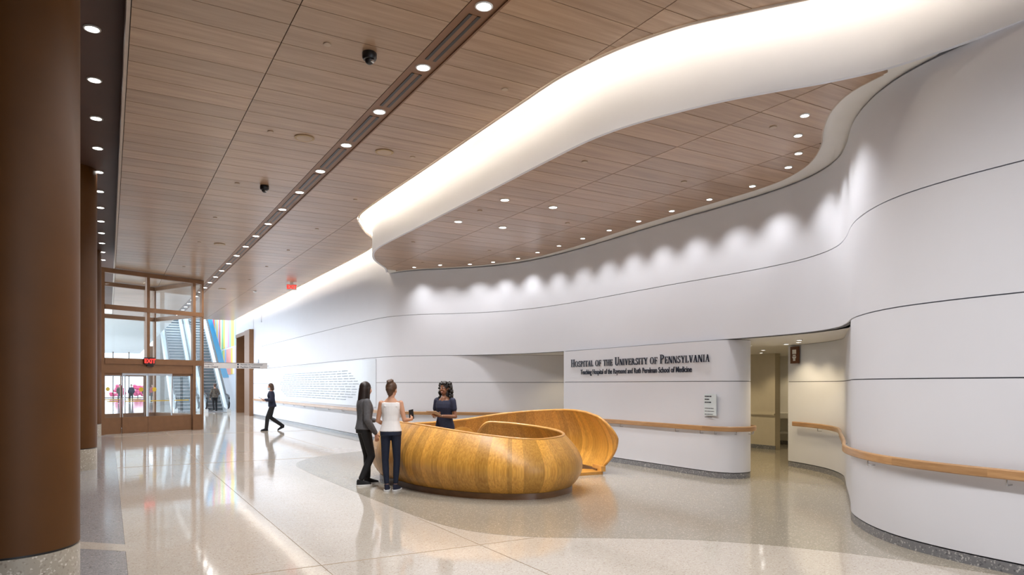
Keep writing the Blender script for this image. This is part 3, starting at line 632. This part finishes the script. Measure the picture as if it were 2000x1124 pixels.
# hanging direction sign
hs = empty('direction_sign', (5.05, 34.2, 2.5)); tag(hs, 'long grey direction sign projecting across the corridor', 'sign')
MB().box(-1.45, -.04, -.13, 1.42, .04, .12).build('board', 'sign_grey', hs); MB().box(-1.45, -.045, .12, 1.42, .045, .135).build('top_rail', 'bronze', hs); MB().box(-.02, -.042, -.12, -.012, -.039, .11).build('divider', 'letter_grey', hs)
for (txt, x, z) in (('Elevators', -1.35, .02), ('South Chapel', -1.35, -.1), ('Access to Connector', .22, .02), ('Pavilion Commons', .22, -.1)):
    me = font_mesh(txt, .115, .001, .001); me.materials.append(M['letter_navy']); inst(me, 'lettering', hs, (x, -.0425, z), (R(90), 0, 0))
for z in (.055, -.065): MB().lathe([(.04, 0), (.04, .004)], 16).build('bullet', 'letter_navy', hs, loc=(.12, -.041, z)).rotation_euler.x = R(90)
MB().cone((1.42, 0, 0), .02, (1.5, 0, 0), .02).build('wall_bracket', 'steel', hs)
# toilet sign on the inner wall
ts = empty('toilet_sign', (11.60, 9.0, 2.2), R(-107.9)); tag(ts, 'brown sign with white toilet symbol on the cream corridor wall', 'sign')
MB().box(-.13, -.012, -.165, .13, .012, .165).build('plate', 'sign_brown', ts)
MB().box(-.06, -.016, .02, .06, -.012, .105).build('tank_symbol', 'white_plastic', ts); MB().box(-.045, -.016, -.02, .045, -.012, .003).build('seat_symbol', 'white_plastic', ts)
sym = MB(); pts = [(-.065, -.03), (.065, -.03), (.055, -.055), (.032, -.075), (.035, -.115), (-.035, -.115), (-.032, -.075), (-.055, -.055)]
sym.add([(x, -.016, z) for x, z in pts]+[(x, -.012, z) for x, z in pts], [tuple(range(8)), tuple(range(8, 16))[::-1]]+[(i, (i+1) % 8, 8+(i+1) % 8, 8+i) for i in range(8)]); sym.build('bowl_symbol', 'white_plastic', ts)

# ------------------------------------------------------------------ mural
mu = empty('wall_stripes', (6.9, 43.3, 0)); tag(mu, 'mural of tall rainbow coloured stripes on the white escalator wall', 'mural')
def flat(name, col): 
    if name not in M: plain(name, col, .5, noise=.02)
    return name
pal = {'pk': (.75, .03, .28), 'lav': (.62, .56, .85), 'or': (.90, .42, .08), 'ye': (.92, .62, .10), 'pale': (.92, .85, .55), 'bl': (.30, .50, .82), 'ro': (.85, .32, .42), 'gr': (.22, .60, .32), 'red': (.70, .18, .16), 'sal': (.88, .36, .32), 'lb': (.35, .72, .82)}
for (z0, z1, seq) in ((2.3, 4.0, ['pk', 'pk', '', 'lav', 'lav', 'pale', 'ye', 'sal', 'sal', 'sal', 'bl', 'ye', 'gr', 'lb', 'pale', 'ro', 'lav', 'ye', 'bl', 'gr', 'or', 'ro']), (4.1, 7.6, ['pale', 'or', 'or', '', 'lb', 'ye', 'ye', 'bl', 'ro', 'lav', '', 'ye', 'gr', 'pale', 'red', 'lav', 'ye', 'lb', 'or', 'pk', 'bl', 'gr'])):
    for k, s in enumerate(seq):
        if s: MB().box(-.015, .15+k*.7, z0, 0, .15+k*.7+.7, z1).build('stripe', flat('stripe_'+s, pal[s]), mu)
bp = [(6.0, 2.1), (8.6, 2.1), (20.0, 7.9), (17.0, 7.9)]
bl = MB(); bl.add([(-.03, y, z) for y, z in bp]+[(-.001, y, z) for y, z in bp], [(0, 1, 2, 3), (7, 6, 5, 4), (0, 4, 5, 1), (1, 5, 6, 2), (2, 6, 7, 3), (3, 7, 4, 0)])
bl.build('diagonal_band', flat('stripe_blue', (.0, .33, .62)), mu)

tag(MB().box(3.2, 62, 0, 6.9, 62.2, 9).build('wall_atrium', 'sign_grey'), 'grey wall closing the escalator hall', 'wall', kind='structure')
# ------------------------------------------------------------------ escalators
def make_escalator():
    t = empty('escalator'); NS = 32; run, rise = .36, .208; wdt = .5
    sm = MB().box(-wdt, -.03, -.045, wdt, run+.02, 0).box(-wdt, -.012, -rise, wdt, .0, -.045).mesh('step'); sm.materials.append(M['steel']); sm.materials.append(M['step_grey'])
    for i in range(6, 12): sm.polygons[i].material_index = 1
    for k in range(NS): inst(sm, 'step', t, (0, .9+run*k, rise*(k+.35)))
    MB().box(-wdt, -.6, .004, wdt, .92, .02).build('landing_plate', 'steel', t)
    L = .9+run*NS; top = rise*NS
    for s in (-1, 1):
        x0, x1 = sorted((s*.5, s*.72))
        def side(pts, n, m, xa, xb): 
            mb = MB(); k = len(pts); mb.add([(xa, y, z) for y, z in pts]+[(xb, y, z) for y, z in pts], [tuple(range(k)), tuple(range(k, 2*k))[::-1]]+[(i, (i+1) % k, k+(i+1) % k, k+i) for i in range(k)]); return mb.build(n, m, t)
        side([(-.5, .002), (.7, .002), (1.5, .002), (L, top-.9), (L, top+.25), (.7, .28), (-.5, .2)], 'stringer', 'stringer', x0, x1)
        side([(-.7, .3), (-.6, .85), (-.35, 1.0), (.7, 1.05), (L, top+1.05), (L, top+.25), (.7, .28), (-.5, .2)], 'balustrade', 'clear_glass', s*.605-.008, s*.605+.008)
        hp = [Vector((s*.605, y, z)) for y, z in ((-.3, .22), (-.62, .3), (-.75, .55), (-.66, .85), (-.4, 1.0), (.7, 1.08), (L, top+1.08))]
        tube3(hp, .045).build('rubber_handrail', 'rubber', t, 50)
    MB().box(-.62, L, top-.9, .62, L+4, top-.02).build('upper_landing', 'stringer', t)
    return t
es = make_escalator(); es.location = (5.5, 44.2, 0); tag(es, 'grey stepped escalator with a rider, next to the striped wall', 'escalator')
e2 = copy_tree(es); e2.location = (4.0, 45.4, 0); tag(e2, 'grey stepped escalator seen through the glass entrance', 'escalator')

# ------------------------------------------------------------------ far end windows and planting
wn = empty('window_1', (0, 92, 0)); tag(wn, 'tall glazed end wall far beyond the entrance', 'window', kind='structure')
for k in range(0, 9): MB().box(-6+k*1.6, -.05, 0, -5.9+k*1.6, .05, 5.4).build('mullion', 'bronze', wn)
for z in (.05, 2.6, 3.4): MB().box(-6, -.05, z, 7, .05, z+.1).build('transom', 'bronze', wn)
for k in range(8): sheet(-5.9+k*1.6, .1, -4.4+k*1.6, 5.4, 0).build('pane', 'clear_glass', wn)
tag(MB().box(-40, 96, -.2, 40, 180, -.02).build('paving', 'paving'), 'pale paving outside the far windows', 'ground', kind='structure')
for k in range(6):
    mb = MB(); random.seed(40+k)
    for j in range(40): a = random.uniform(0, 6.28); r = random.uniform(0, .8); mb.ell((r*math.cos(a), r*math.sin(a), random.uniform(.3, 1.5)), (.22, .22, .2), 6, 4)
    t = empty('shrub', (1.0+k*2.2, 99+k % 2, 0)); tag(t, 'pink flowering shrub outside the far windows', 'shrub', 'pink shrubs outside'); mb.build('foliage', 'shrub_pink', t); MB().cone((0, 0, 0), .05, (0, 0, .6), .04).build('stem', 'bronze', t)

# ------------------------------------------------------------------ people
plain('skin_light', (.60, .34, .24), .5, noise=.04); plain('skin_tan', (.50, .26, .16), .5, noise=.04); plain('skin_brown', (.22, .095, .05), .5, noise=.05)
plain('hair_dark', (.018, .010, .008), .45, noise=.3, scale=40); plain('hair_brown', (.075, .035, .018), .5, noise=.35, scale=40); plain('hair_black', (.008, .006, .006), .5, noise=.3, scale=60)
plain('cloth_grey', (.095, .095, .105), .85, noise=.15, scale=30); plain('cloth_white', (.75, .74, .75), .85, noise=.02, scale=20); plain('cloth_navy', (.012, .015, .04), .8, noise=.15, scale=30)
plain('cloth_black', (.008, .008, .010), .8, noise=.2, scale=30); plain('cloth_denim', (.005, .011, .032), .8, noise=.2, scale=40); plain('cloth_camo', (.10, .085, .07), .85, noise=.6, scale=14); plain('cloth_red', (.35, .08, .08), .85)
plain('eye_white', (.8, .8, .8), .2); plain('lip', (.35, .08, .07), .4); plain('tooth', (.85, .83, .8), .3); plain('mask_blue', (.55, .68, .78), .8)
def remeshed(mb, name, mat, parent, vox, dec=.5, smooth=4):
    me = mb.mesh(name); o = bpy.data.objects.new(name, me); COL.objects.link(o)
    r = o.modifiers.new('r', 'REMESH'); r.mode = 'VOXEL'; r.voxel_size = vox
    s = o.modifiers.new('s', 'SMOOTH'); s.iterations = smooth; s.factor = .5
    if dec < 1: d = o.modifiers.new('d', 'DECIMATE'); d.ratio = dec
    bpy.context.view_layer.update()
    out = bpy.data.meshes.new_from_object(o.evaluated_get(bpy.context.evaluated_depsgraph_get())); bpy.data.objects.remove(o)
    out.name = name; out.materials.append(M[mat]); out.polygons.foreach_set('use_smooth', [True]*len(out.polygons))
    q = bpy.data.objects.new(name, out); COL.objects.link(q); q.parent = parent; return q
V = Vector
def hand(mb, wrist, d, palm_n, curl=.5, s=1.0):
    # d: direction the hand points, palm_n: direction the palm faces
    d = V(d).normalized(); n = V(palm_n); n = (n-d*n.dot(d)).normalized(); sd = d.cross(n); w = V(wrist)
    mb.cone(w, .024*s, w+d*.03*s, .027*s, 10, (n, .65)); mb.cone(w+d*.03*s, .03*s, w+d*.075*s, .034*s, 10, (n, .5))
    for k, ln in enumerate((.062, .074, .07, .055)):
        b = w+d*.085*s+sd*(.027-.018*k)*s; m = b+(d*math.cos(curl*.6)+n*math.sin(curl*.6))*ln*.5*s; e = m+(d*math.cos(curl*1.5)+n*math.sin(curl*1.5))*ln*.5*s
        mb.cone(b, .0092*s, m, .0085*s, 8); mb.cone(m, .0085*s, e, .0072*s, 8)
    b = w+d*.03*s+sd*.026*s; m = b+(d*.6+sd*.6+n*.35).normalized()*.038*s; e = m+(d*.9+n*.4).normalized()*.03*s
    mb.cone(b, .012*s, m, .010*s, 8); mb.cone(m, .010*s, e, .008*s, 8)
def person(loc, rz, label, P, vox=.008, group=None):
    t = empty('person', loc, rz); tag(t, label, 'person', group); k = P.get('s', 1.0)
    sk = P['skin']; b = MB()
    hip = V(P.get('hip', (0, 0, .88))); sh = V(P.get('sh', (0, 0, 1.34))); hd = V(P.get('head', (0, .01, 1.54)))
    def torso(mb, g, z0=.80, z1=1.42):
        prof = [(.78, .15, .11, 0), (.84, .172, .118, -.008), (.90, .175, .118, -.01), (.97, .152, .105, -.004), (1.06, .126, .092, 0), (1.14, .132, .096, .006), (1.22, .148, .108, .012), (1.29, .158, .098, .004), (1.345, .15, .078, -.004), (1.385, .10, .062, -.008), (1.42, .055, .052, -.006)]
        rs = []
        for (z, rx, ry, cy) in prof:
            if z < z0-1e-3 or z > z1+1e-3: continue
            f = (z-.88)/(1.34-.88); c = hip.lerp(sh, f); rs.append((c.z, c.x, c.y+cy, rx*.86+g, ry*.95+g))
        mb.rings(rs, 22)
    torso(b, 0)
    if P.get('vneck'): b.cone(sh+V((0, .045, .035)), .045, sh+V((0, .118, -.11)), .012)
    neck = sh+V((0, -.005, .04)); b.cone(neck, .052, V((hd.x, hd.y-.015, hd.z-.075)), .047, 12)
    f = V(P.get('face', (0, 1, 0))).normalized(); ro = V((0, 1, 0)).rotation_difference(f).to_matrix()
    def hp(x, y, z): return hd+ro @ V((x, y, z))
    b.ell(hd+ro @ V((0, -.008, .025)), (.073, .092, .092), 20, 14, ro); b.ell(hp(0, .022, -.045), (.055, .062, .066), 16, 12, ro); b.ell(hp(0, .05, -.085), (.026, .024, .022), 10, 8, ro)
    b.cone(hp(0, .083, .015), .009, hp(0, .10, -.022), .013, 8)
    for s in (-1, 1): b.ell(hp(.073*s, -.005, -.008), (.012, .02, .032), 8, 6, ro); b.ell(hp(.03*s, .068, -.03), (.024, .02, .02), 8, 6, ro)
    top = MB(); trs = MB(); up = P.get('sleeve', 0)
    for s, a in ((1, P['ra']), (-1, P['la'])):
        shp = sh+V((.145*s, -.005, -.008)); el, wr, hdir, pn, curl = V(a[0]), V(a[1]), a[2], a[3], a[4]
        b.cone(shp, .044, shp.lerp(el, .5), .038); b.cone(shp.lerp(el, .5), .038, el, .032); b.cone(el, .033, el.lerp(wr, .35), .033); b.cone(el.lerp(wr, .35), .033, wr, .022)
        hand(b, wr, hdir, pn, curl)
        if up >= .3: top.cone(shp, .064, shp.lerp(el, min(1, up*1.0)), .056 if up < 1 else .052)
        if up >= 2: top.cone(el, .053, el.lerp(wr, .4), .054); top.cone(el.lerp(wr, .4), .054, el.lerp(wr, .93), .04)
    for s, l in ((1, P['rl']), (-1, P['ll'])):
        hj = hip+V((.078*s, 0, -.04)); kn, an, toe = V(l[0]), V(l[1]), V(l[2])
        b.cone(hj, .078, kn, .05); b.cone(kn, .05, kn.lerp(an, .35), .049); b.cone(kn.lerp(an, .35), .049, an, .032); b.cone(an, .034, toe*.5+an*.5-V((0, 0, .03)), .028)
        g = P.get('legfit', .009); hem = P.get('hem', .93)
        trs.cone(hj, .078+g, kn, .051+g); trs.cone(kn, .051+g, kn.lerp(an, .4), .049+g); trs.cone(kn.lerp(an, .4), .049+g, kn.lerp(an, hem), .033+g*1.5)
        d = (toe-an); d.z = 0; d.normalize(); sd = V((-d.y, d.x, 0)); flr = min(an.z-.085, toe.z-.02) if P.get('heel') is None else 0
        so = MB(); q = V((an.x, an.y, 0)); pitch = math.atan2((an.z-.085)-(toe.z-.03), .15); rt = Matrix.Rotation(math.atan2(-d.x, d.y), 3, 'Z') @ Matrix.Rotation(-pitch, 3, 'X')
        base = V((an.x, an.y, an.z-.085))
        def outl(y): return .5*(.062+.03*math.sin(math.pi*min(1, max(0, (y+.06)/.26))**.8)+.008)
        ys = [-.065, -.05, -.02, .03, .08, .12, .155, .18, .192]; 
        rim = [(outl(y)*(.55 if i in (0, 8) else 1), y) for i, y in enumerate(ys)]
        poly = [(x, y) for x, y in rim]+[(-x, y) for x, y in rim[::-1]]
        so.prism(poly, 0, .024); so.v = [tuple(base+rt @ V(p)) for p in so.v]
        up_ = MB(); up_.rings([(.022, 0, .06, .042, .125), (.05, 0, .055, .041, .118), (.07, 0, .02, .038, .085), (.092, 0, -.008, .036, .05), (.105, 0, -.012, .034, .042)], 18); up_.v = [tuple(base+rt @ V(p)) for p in up_.v]
        sh_o = up_.build('shoe', P.get('shoe', 'cloth_black'), t, 60); so.build('sole', P.get('sole', 'white_plastic'), sh_o, 40)
    body = remeshed(b, 'body', sk, t, vox*.8, .5, 3)
    trs_t = MB(); torso(trs_t, .014, .80, P.get('waist', 1.0)); trs.add(trs_t.v, trs_t.f)
    remeshed(trs, 'trousers', P['trouser'], t, vox, .5, 5)
    g = P.get('topfit', .016); tt = MB(); torso(tt, g+.004, P.get('tophem', .86), P.get('topneck', 1.385)); top.add(tt.v, tt.f)
    if P.get('vneck'): pass
    if P.get('collar'): top.cone(neck-V((0, 0, .02)), .064, neck+V((0, 0, .02)), .058)
    if P.get('straps'):
        for s in (-1, 1): top.cone(sh+V((.08*s, -.08, -.05)), .022, sh+V((.082*s, -.01, .028)), .02); top.cone(sh+V((.082*s, -.01, .028)), .02, sh+V((.08*s, .08, -.06)), .02)
    remeshed(top, P.get('topname', 'top'), P['top'], t, vox, .5, 5)
    # hair
    h = MB(); st = P['hair']; cr = lambda x, y, z, r: h.ell(hp(x, y, z), r, 16, 10, ro)
    cr(0, -.018, .036, (.085, .098, .095))
    if st == 'long':
        h.cone(hp(0, -.055, 0), .082, hp(0, -.07, -.16), .085, 14, (ro @ V((0, 1, 0)), .75)); h.cone(hp(0, -.07, -.16), .085, hp(0, -.075, -.25), .055, 14, (ro @ V((0, 1, 0)), .55))
        for s in (-1, 1): h.cone(hp(.066*s, .005, .02), .028, hp(.075*s, -.005, -.16), .026, 10); h.cone(hp(.075*s, -.005, -.16), .026, hp(.07*s, .01, -.22), .014, 10)
    elif st == 'bun':
        h.cone(hp(0, -.06, .0), .066, hp(0, -.05, -.06), .045); cr(0, -.06, .115, (.05, .045, .04)); cr(.03, -.05, .13, (.025, .025, .025)); cr(-.03, -.06, .125, (.028, .025, .022)); cr(.0, -.09, .105, (.03, .03, .025)); cr(.01, -.04, .148, (.014, .014, .016))
    elif st == 'curly':
        rr = random.Random(5)
        for i in range(190):
            a = rr.uniform(0, 2*math.pi); z = rr.uniform(-.24, .11); rad = .088+.03*math.sin(min(1, max(0, (.11-z)/.28))*math.pi*.7)
            y = math.sin(a)*rad-.03; x = math.cos(a)*rad*1.02
            if y > .015 and z < .06: continue
            h.ell(hp(x, y, z), (.022, .022, .02), 7, 5)
        h.cone(hp(0, -.05, .02), .085, hp(0, -.055, -.18), .08)
    elif st == 'bob':
        h.cone(hp(0, -.04, 0), .085, hp(0, -.045, -.08), .08); [h.cone(hp(.068*s, .0, .02), .03, hp(.074*s, .005, -.085), .024) for s in (-1, 1)]
    else: h.cone(hp(0, -.04, .01), .075, hp(0, -.04, -.03), .06)
    remeshed(h, 'hair', P.get('hairmat', 'hair_dark'), t, vox*.8, .6, 2)
    if P.get('features'):
        for s in (-1, 1):
            e = MB().ell(hp(.031*s, .074, .012), (.013, .010, .007), 10, 8, ro).build('eye', 'eye_white', t, 60); MB().ell(hp(.031*s, .081, .012), (.0055, .004, .0055), 8, 6, ro).build('iris', 'black', e, 60)
            MB().cone(hp(.018*s, .087, .030), .003, hp(.046*s, .076, .032), .0025, 6).build('eyebrow', 'hair_black', t, 60)
        MB().ell(hp(0, .078, -.057), (.024, .010, .010), 12, 8, ro).build('mouth', 'lip', t, 60); MB().ell(hp(0, .0835, -.056), (.018, .006, .005), 10, 6, ro).build('teeth', 'tooth', t, 60)
    if P.get('mask'): MB().ell(hp(0, .052, -.055), (.056, .06, .05), 14, 10, ro).build('face_mask', 'mask_blue', t, 60)
    return t
# woman in the grey top, turned to the desk, weight on one leg
p1 = person((3.60, 10.92, 0), R(-88), 'woman with long dark hair in grey long-sleeved top and black trousers at the desk', dict(skin='skin_light', hip=(-.01, -.02, .88), sh=(0, -.03, 1.345), head=(0, .0, 1.545), face=(-.25, 1, -.02),
    ra=((.205, -.06, 1.06), (.20, .09, .84), (-.05, .25, -1), (-1, .1, 0), .6), la=((-.205, .0, 1.07), (-.13, .2, 1.03), (.5, .8, -.1), (0, 0, -1), .6),
    rl=((.09, .06, .47), (.10, -.13, .088), (.10, .04, .03)), ll=((-.09, .05, .47), (-.08, .06, .088), (-.06, .23, .03)), sleeve=2.0, top='cloth_grey', topname='blouse', tophem=.90, trouser='cloth_black', hem=.9, hair='long', hairmat='hair_dark', topfit=.026, collar=True, shoe='cloth_black', sole='white_plastic', features=True), vox=.0075)
# woman in the white tank top, back to the viewer
p2 = person((3.72, 10.10, 0), R(-24), 'woman with brown hair bun in white sleeveless top and blue jeans leaning at the desk', dict(skin='skin_tan', hip=(0, 0, .89), sh=(.0, .03, 1.345), head=(.01, .05, 1.545), face=(.45, 1, -.05),
    ra=((.205, -.03, 1.08), (.29, .15, 1.08), (.3, 1, .15), (-1, .2, .1), 1.1), la=((-.20, .05, 1.07), (-.12, .24, 1.0), (.6, .8, .0), (0, 0, -1), .8),
    rl=((.09, .015, .47), (.07, -.015, .088), (.12, .14, .03)), ll=((-.085, .015, .47), (-.06, -.015, .088), (-.05, .16, .03)), sleeve=0, top='cloth_white', topname='tank_top', tophem=.90, topneck=1.345, legfit=.003, straps=True, trouser='cloth_denim', hem=.9, hair='bun', hairmat='hair_brown', shoe='cloth_navy', features=True), vox=.0075)
# receptionist with tablet
p3 = person((5.02, 10.98, 0), R(128), 'smiling receptionist with curly black hair in a navy v-neck top behind the desk', dict(skin='skin_brown', sh=(0, 0, 1.345), head=(0, .01, 1.555), face=(.12, 1, -.03), s=1,
    ra=((.205, -.01, 1.07), (.06, .23, 1.10), (-.9, .45, .1), (0, .2, 1), .7), la=((-.205, .0, 1.07), (-.03, .25, 1.09), (.5, .85, .05), (0, 0, 1), .6),
    rl=((.09, .02, .47), (.09, -.02, .088), (.11, .14, .03)), ll=((-.09, .02, .47), (-.09, -.02, .088), (-.11, .14, .03)), sleeve=.5, top='cloth_navy', topname='scrub_top', tophem=.84, topneck=1.345, topfit=.022, trouser='cloth_navy', hair='curly', hairmat='hair_black', features=True, vneck=True), vox=.0075)
# passer-by mid stride
p4 = person((4.98, 25.45, 0), R(80), 'walking woman in a black trouser suit and face mask carrying a tablet', dict(skin='skin_light', sh=(0, .03, 1.345), head=(0, .05, 1.545), face=(-.35, 1, -.1),
    ra=((.22, -.03, 1.07), (.13, .2, 1.06), (-.4, .9, .0), (0, 0, 1), .7), la=((-.23, .02, 1.08), (-.10, .24, 1.1), (.4, .9, .1), (0, 0, 1), .6),
    rl=((.085, .06, .47), (.08, -.36, .16), (.085, -.22, .035)), ll=((-.085, .15, .48), (-.08, .19, .088), (-.08, .36, .03)), sleeve=2.0, top='cloth_navy', topname='jacket', tophem=.84, topfit=.024, collar=True, trouser='cloth_black', legfit=.02, hem=1.0, hair='bob', hairmat='hair_brown', shoe='cloth_black', sole='black', mask=True), vox=.011)
p5 = person((5.45, 44.55, .02), R(8), 'person in a dark patterned jacket stepping onto the escalator', dict(skin='skin_light', ra=((.24, -.04, 1.08), (.27, .17, 1.02), (.2, 1, 0), (0, 0, -1), .8), la=((-.24, -.04, 1.06), (-.25, .05, .84), (0, .2, -1), (1, 0, 0), .5),
    rl=((.09, .02, .47), (.09, -.02, .088), (.1, .14, .03)), ll=((-.09, -.02, .47), (-.1, -.2, .13), (-.1, -.06, .035)), sleeve=2.0, top='cloth_camo', topname='jacket', tophem=.84, topfit=.035, trouser='cloth_black', hair='short', hairmat='hair_brown'), vox=.014)
for (x, y, rz, tp, tr, l) in ((.85, 70, 200, 'cloth_camo', 'cloth_grey', 'distant person in a brown patterned top beyond the glass doors'), (1.75, 70.5, 170, 'cloth_navy', 'cloth_black', 'distant person in dark clothes among the group beyond the glass doors'), (2.75, 68, 185, 'cloth_black', 'cloth_black', 'distant person in black with a pale cap beyond the glass doors'), (3.5, 72, 150, 'cloth_red', 'cloth_grey', 'distant person in a red top beyond the glass doors')):
    person((x, y, 0), R(rz), l, dict(skin='skin_light', ra=((.24, -.04, 1.06), (.2, .1, .84), (0, .2, -1), (-1, 0, 0), .5), la=((-.24, -.04, 1.06), (-.2, .1, .84), (0, .2, -1), (1, 0, 0), .5), rl=((.09, .02, .47), (.1, -.02, .088), (.12, .14, .03)), ll=((-.09, .02, .47), (-.1, -.02, .088), (-.12, .14, .03)),
        sleeve=2.0, top=tp, trouser=tr, hair='short', hairmat='eye_white' if 'cap' in l else 'hair_brown', topfit=.03), vox=.03)

# ------------------------------------------------------------------ held things
def world_of(t, p): return Matrix.Rotation(t.rotation_euler.z, 4, 'Z') @ V(p)+V(t.location)
tb = empty('tablet', world_of(p3, (-.0, .37, 1.135)), p3.rotation_euler.z); tb.rotation_euler.x = R(22); tag(tb, 'slim tablet in tan cover held by the receptionist', 'tablet')
MB().box(-.095, -.125, -.005, .095, .125, .002).build('cover', 'cap_tan', tb); MB().box(-.085, -.115, .002, .085, .115, .005).build('screen', 'black', tb)
ph = empty('phone', world_of(p2, (.30, .255, 1.155)), p2.rotation_euler.z); ph.rotation_euler = (R(-12), R(12), p2.rotation_euler.z+R(65)); tag(ph, 'black phone held by the woman in the white top', 'phone')
MB().box(-.006, -.038, -.075, .003, .038, .075).build('case', 'black', ph); MB().box(.003, -.034, -.07, .005, .034, .07).build('screen', 'rubber', ph)
wt = MB().lathe([(.031, -.009), (.034, -.006), (.034, .006), (.031, .009)], 18).build('wristwatch', 'white_plastic'); wt.location = world_of(p3, (.095, .18, 1.093)); wt.rotation_euler = (R(90), 0, p3.rotation_euler.z+R(-36)); tag(wt, 'pale watch on the wrist of the receptionist', 'watch')
tb2 = empty('tablet', world_of(p4, (0, .36, 1.13)), p4.rotation_euler.z); tb2.rotation_euler.x = R(35); tag(tb2, 'dark tablet held by the walking woman', 'tablet')
MB().box(-.08, -.11, -.005, .08, .11, .003).build('cover', 'black', tb2); MB().box(-.07, -.1, .003, .07, .1, .005).build('screen', 'rubber', tb2)
